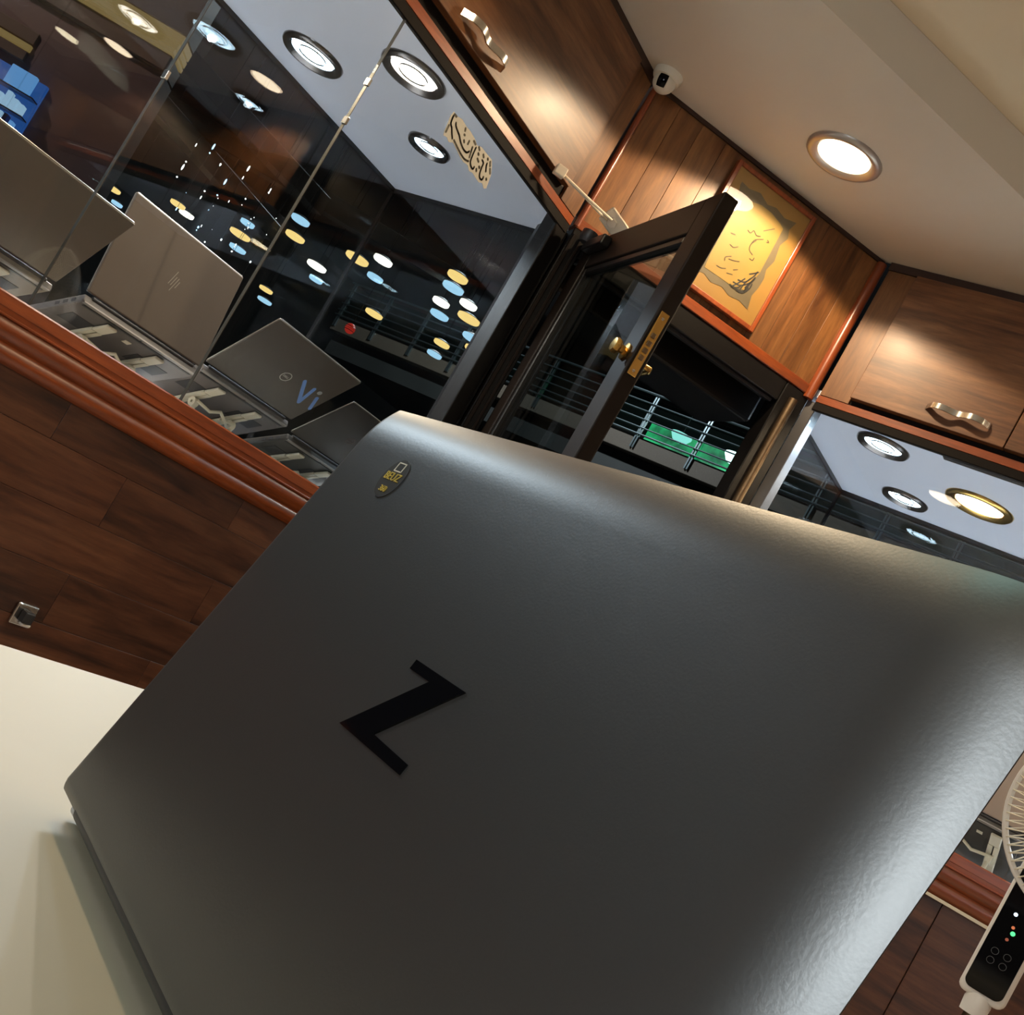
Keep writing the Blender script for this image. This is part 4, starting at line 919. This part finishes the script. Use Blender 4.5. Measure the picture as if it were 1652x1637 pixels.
# shop front built outside in place of a reflection in the left window
NB = basis((-7.6, 3.05, -0.085), (0.783, 0.622, 0), (-0.622, 0.783, 0))
nb = thing('reflection_front', NB, 'plum brown front with yellow cornice, stand-in for a reflection in the left window', 'shop front')
bm = BM(); box(bm, -1.6, 1.395, 0.02, 0.25, 0.0, 2.98); obj('front_panel', bm, M['facade'], parent=nb)
bm = BM(); box(bm, -1.6, 1.395, -0.02, 0.25, 2.985, 3.10, 0.01, 1); obj('fascia_board', bm, M['facade2'], parent=nb)
bm = BM(); box(bm, -1.6, 1.395, 0.0, 0.25, 3.26, 4.6); obj('upper_panel', bm, M['facade2'], parent=nb)
ym = emis('yellow_cove', (0.85, 0.58, 0.20), 0.30)
for k, (z0, z1) in enumerate(((3.108, 3.135), (3.143, 3.185), (3.193, 3.25))):
    bm = BM(); box(bm, -1.6, 1.395, -0.05 + 0.02 * k, 0.25, z0, z1, 0.004, 1); obj('cornice_strip', bm, ym, parent=nb, label='yellow glowing strip of the reflected cornice')
for k, (z0, z1) in enumerate(((2.60, 2.66), (2.67, 2.71), (2.72, 2.80))):
    bm = BM(); box(bm, -1.6, 0.63, -0.02 + 0.01 * k, 0.019, z0, z1, 0.003, 1); obj('shelf_strip', bm, ym if k == 1 else M['facade2'], parent=nb)
cab_ = thing('reflected_showcase', NB @ T(0.60, -0.12, 2.14), 'blue glowing stand-in for a reflected showcase of small boxes', 'showcase')  # stands in for a reflected display; its boxes glow by themselves
bm = BM(); box(bm, -0.22, 0.245, 0.10, 0.135, 0.0, 0.40, 0.004, 1); obj('back_panel', bm, emis('blue_case', (0.03, 0.16, 0.62), 0.55), parent=cab_)
bl2 = [emis('blue_box', (0.18, 0.48, 1.0), 0.8), plain('navy_box', (0.02, 0.05, 0.16), 0.4), emis('pale_blue_box', (0.45, 0.72, 1.0), 0.9)]
for z in (0.005, 0.135, 0.265):
    bm = BM(); box(bm, -0.22, 0.245, 0.0, 0.098, z, z + 0.008); obj('shelf', bm, M['alu'], parent=cab_)
for r_ in range(2):
    for c_ in range(9):
        h_ = random.uniform(0.06, 0.11); x = -0.21 + c_ * 0.05
        bm = BM(); box(bm, x, x + random.uniform(0.022, 0.042), 0.015, 0.07, 0.1435 - 0.13 * (1 - r_), 0.1435 - 0.13 * (1 - r_) + h_, 0.002, 1); obj('box', bm, bl2[random.randint(0, 2)], parent=cab_)
bm = BM(); box(bm, 0.03, 0.20, 0.02, 0.06, 0.274, 0.40, 0.004, 1); obj('framed_panel', bm, bl2[0], parent=cab_)
ww = thing('added_front_lamp', NB @ T(-0.9, -1.3, 4.45), 'added lamp lighting the stand-in shop front from above', 'lamp')  # unseen lamp added to brighten the dark front panel
bm = BM(); lathe(bm, [(0, 0), (0.07, 0), (0.07, 0.10), (0.02, 0.13), (0, 0.13)], 20); obj('can', bm, M['beam'], parent=ww, smooth=True)
bm = BM(); cyl(bm, (0, 0, 0.13), (0, 0, 6.6), 0.008, 6); obj('stem', bm, M['beam'], parent=ww)
ld = bpy.data.lights.new('front_fill', 'POINT'); ld.energy = 110; ld.color = (1.0, 0.74, 0.66); ld.shadow_soft_size = 0.06
lo_ = bpy.data.objects.new('lamp', ld); COL.objects.link(lo_); lo_.parent = ww; lo_.matrix_basis = T(0, 0, -0.08)

# unseen light box added behind the viewer for the lid's edge highlight
lb = thing('added_light_box', basis((-0.12, -2.399, 1.85), (-1, 0, 0), (0, -1, 0)), 'added white light box on the back wall for the laptop lid highlight', 'light box')
bm = BM(); box(bm, -0.37, 0.37, -0.08, 0.0, -0.47, 0.47, 0.004, 1); obj('case', bm, M['alu'], parent=lb)
bm = BM(); box(bm, -0.35, 0.35, -0.084, -0.0805, -0.45, 0.45); obj('lit_face', bm, emis('added_box_glow', (0.86, 0.94, 1.0), 23.0), parent=lb)
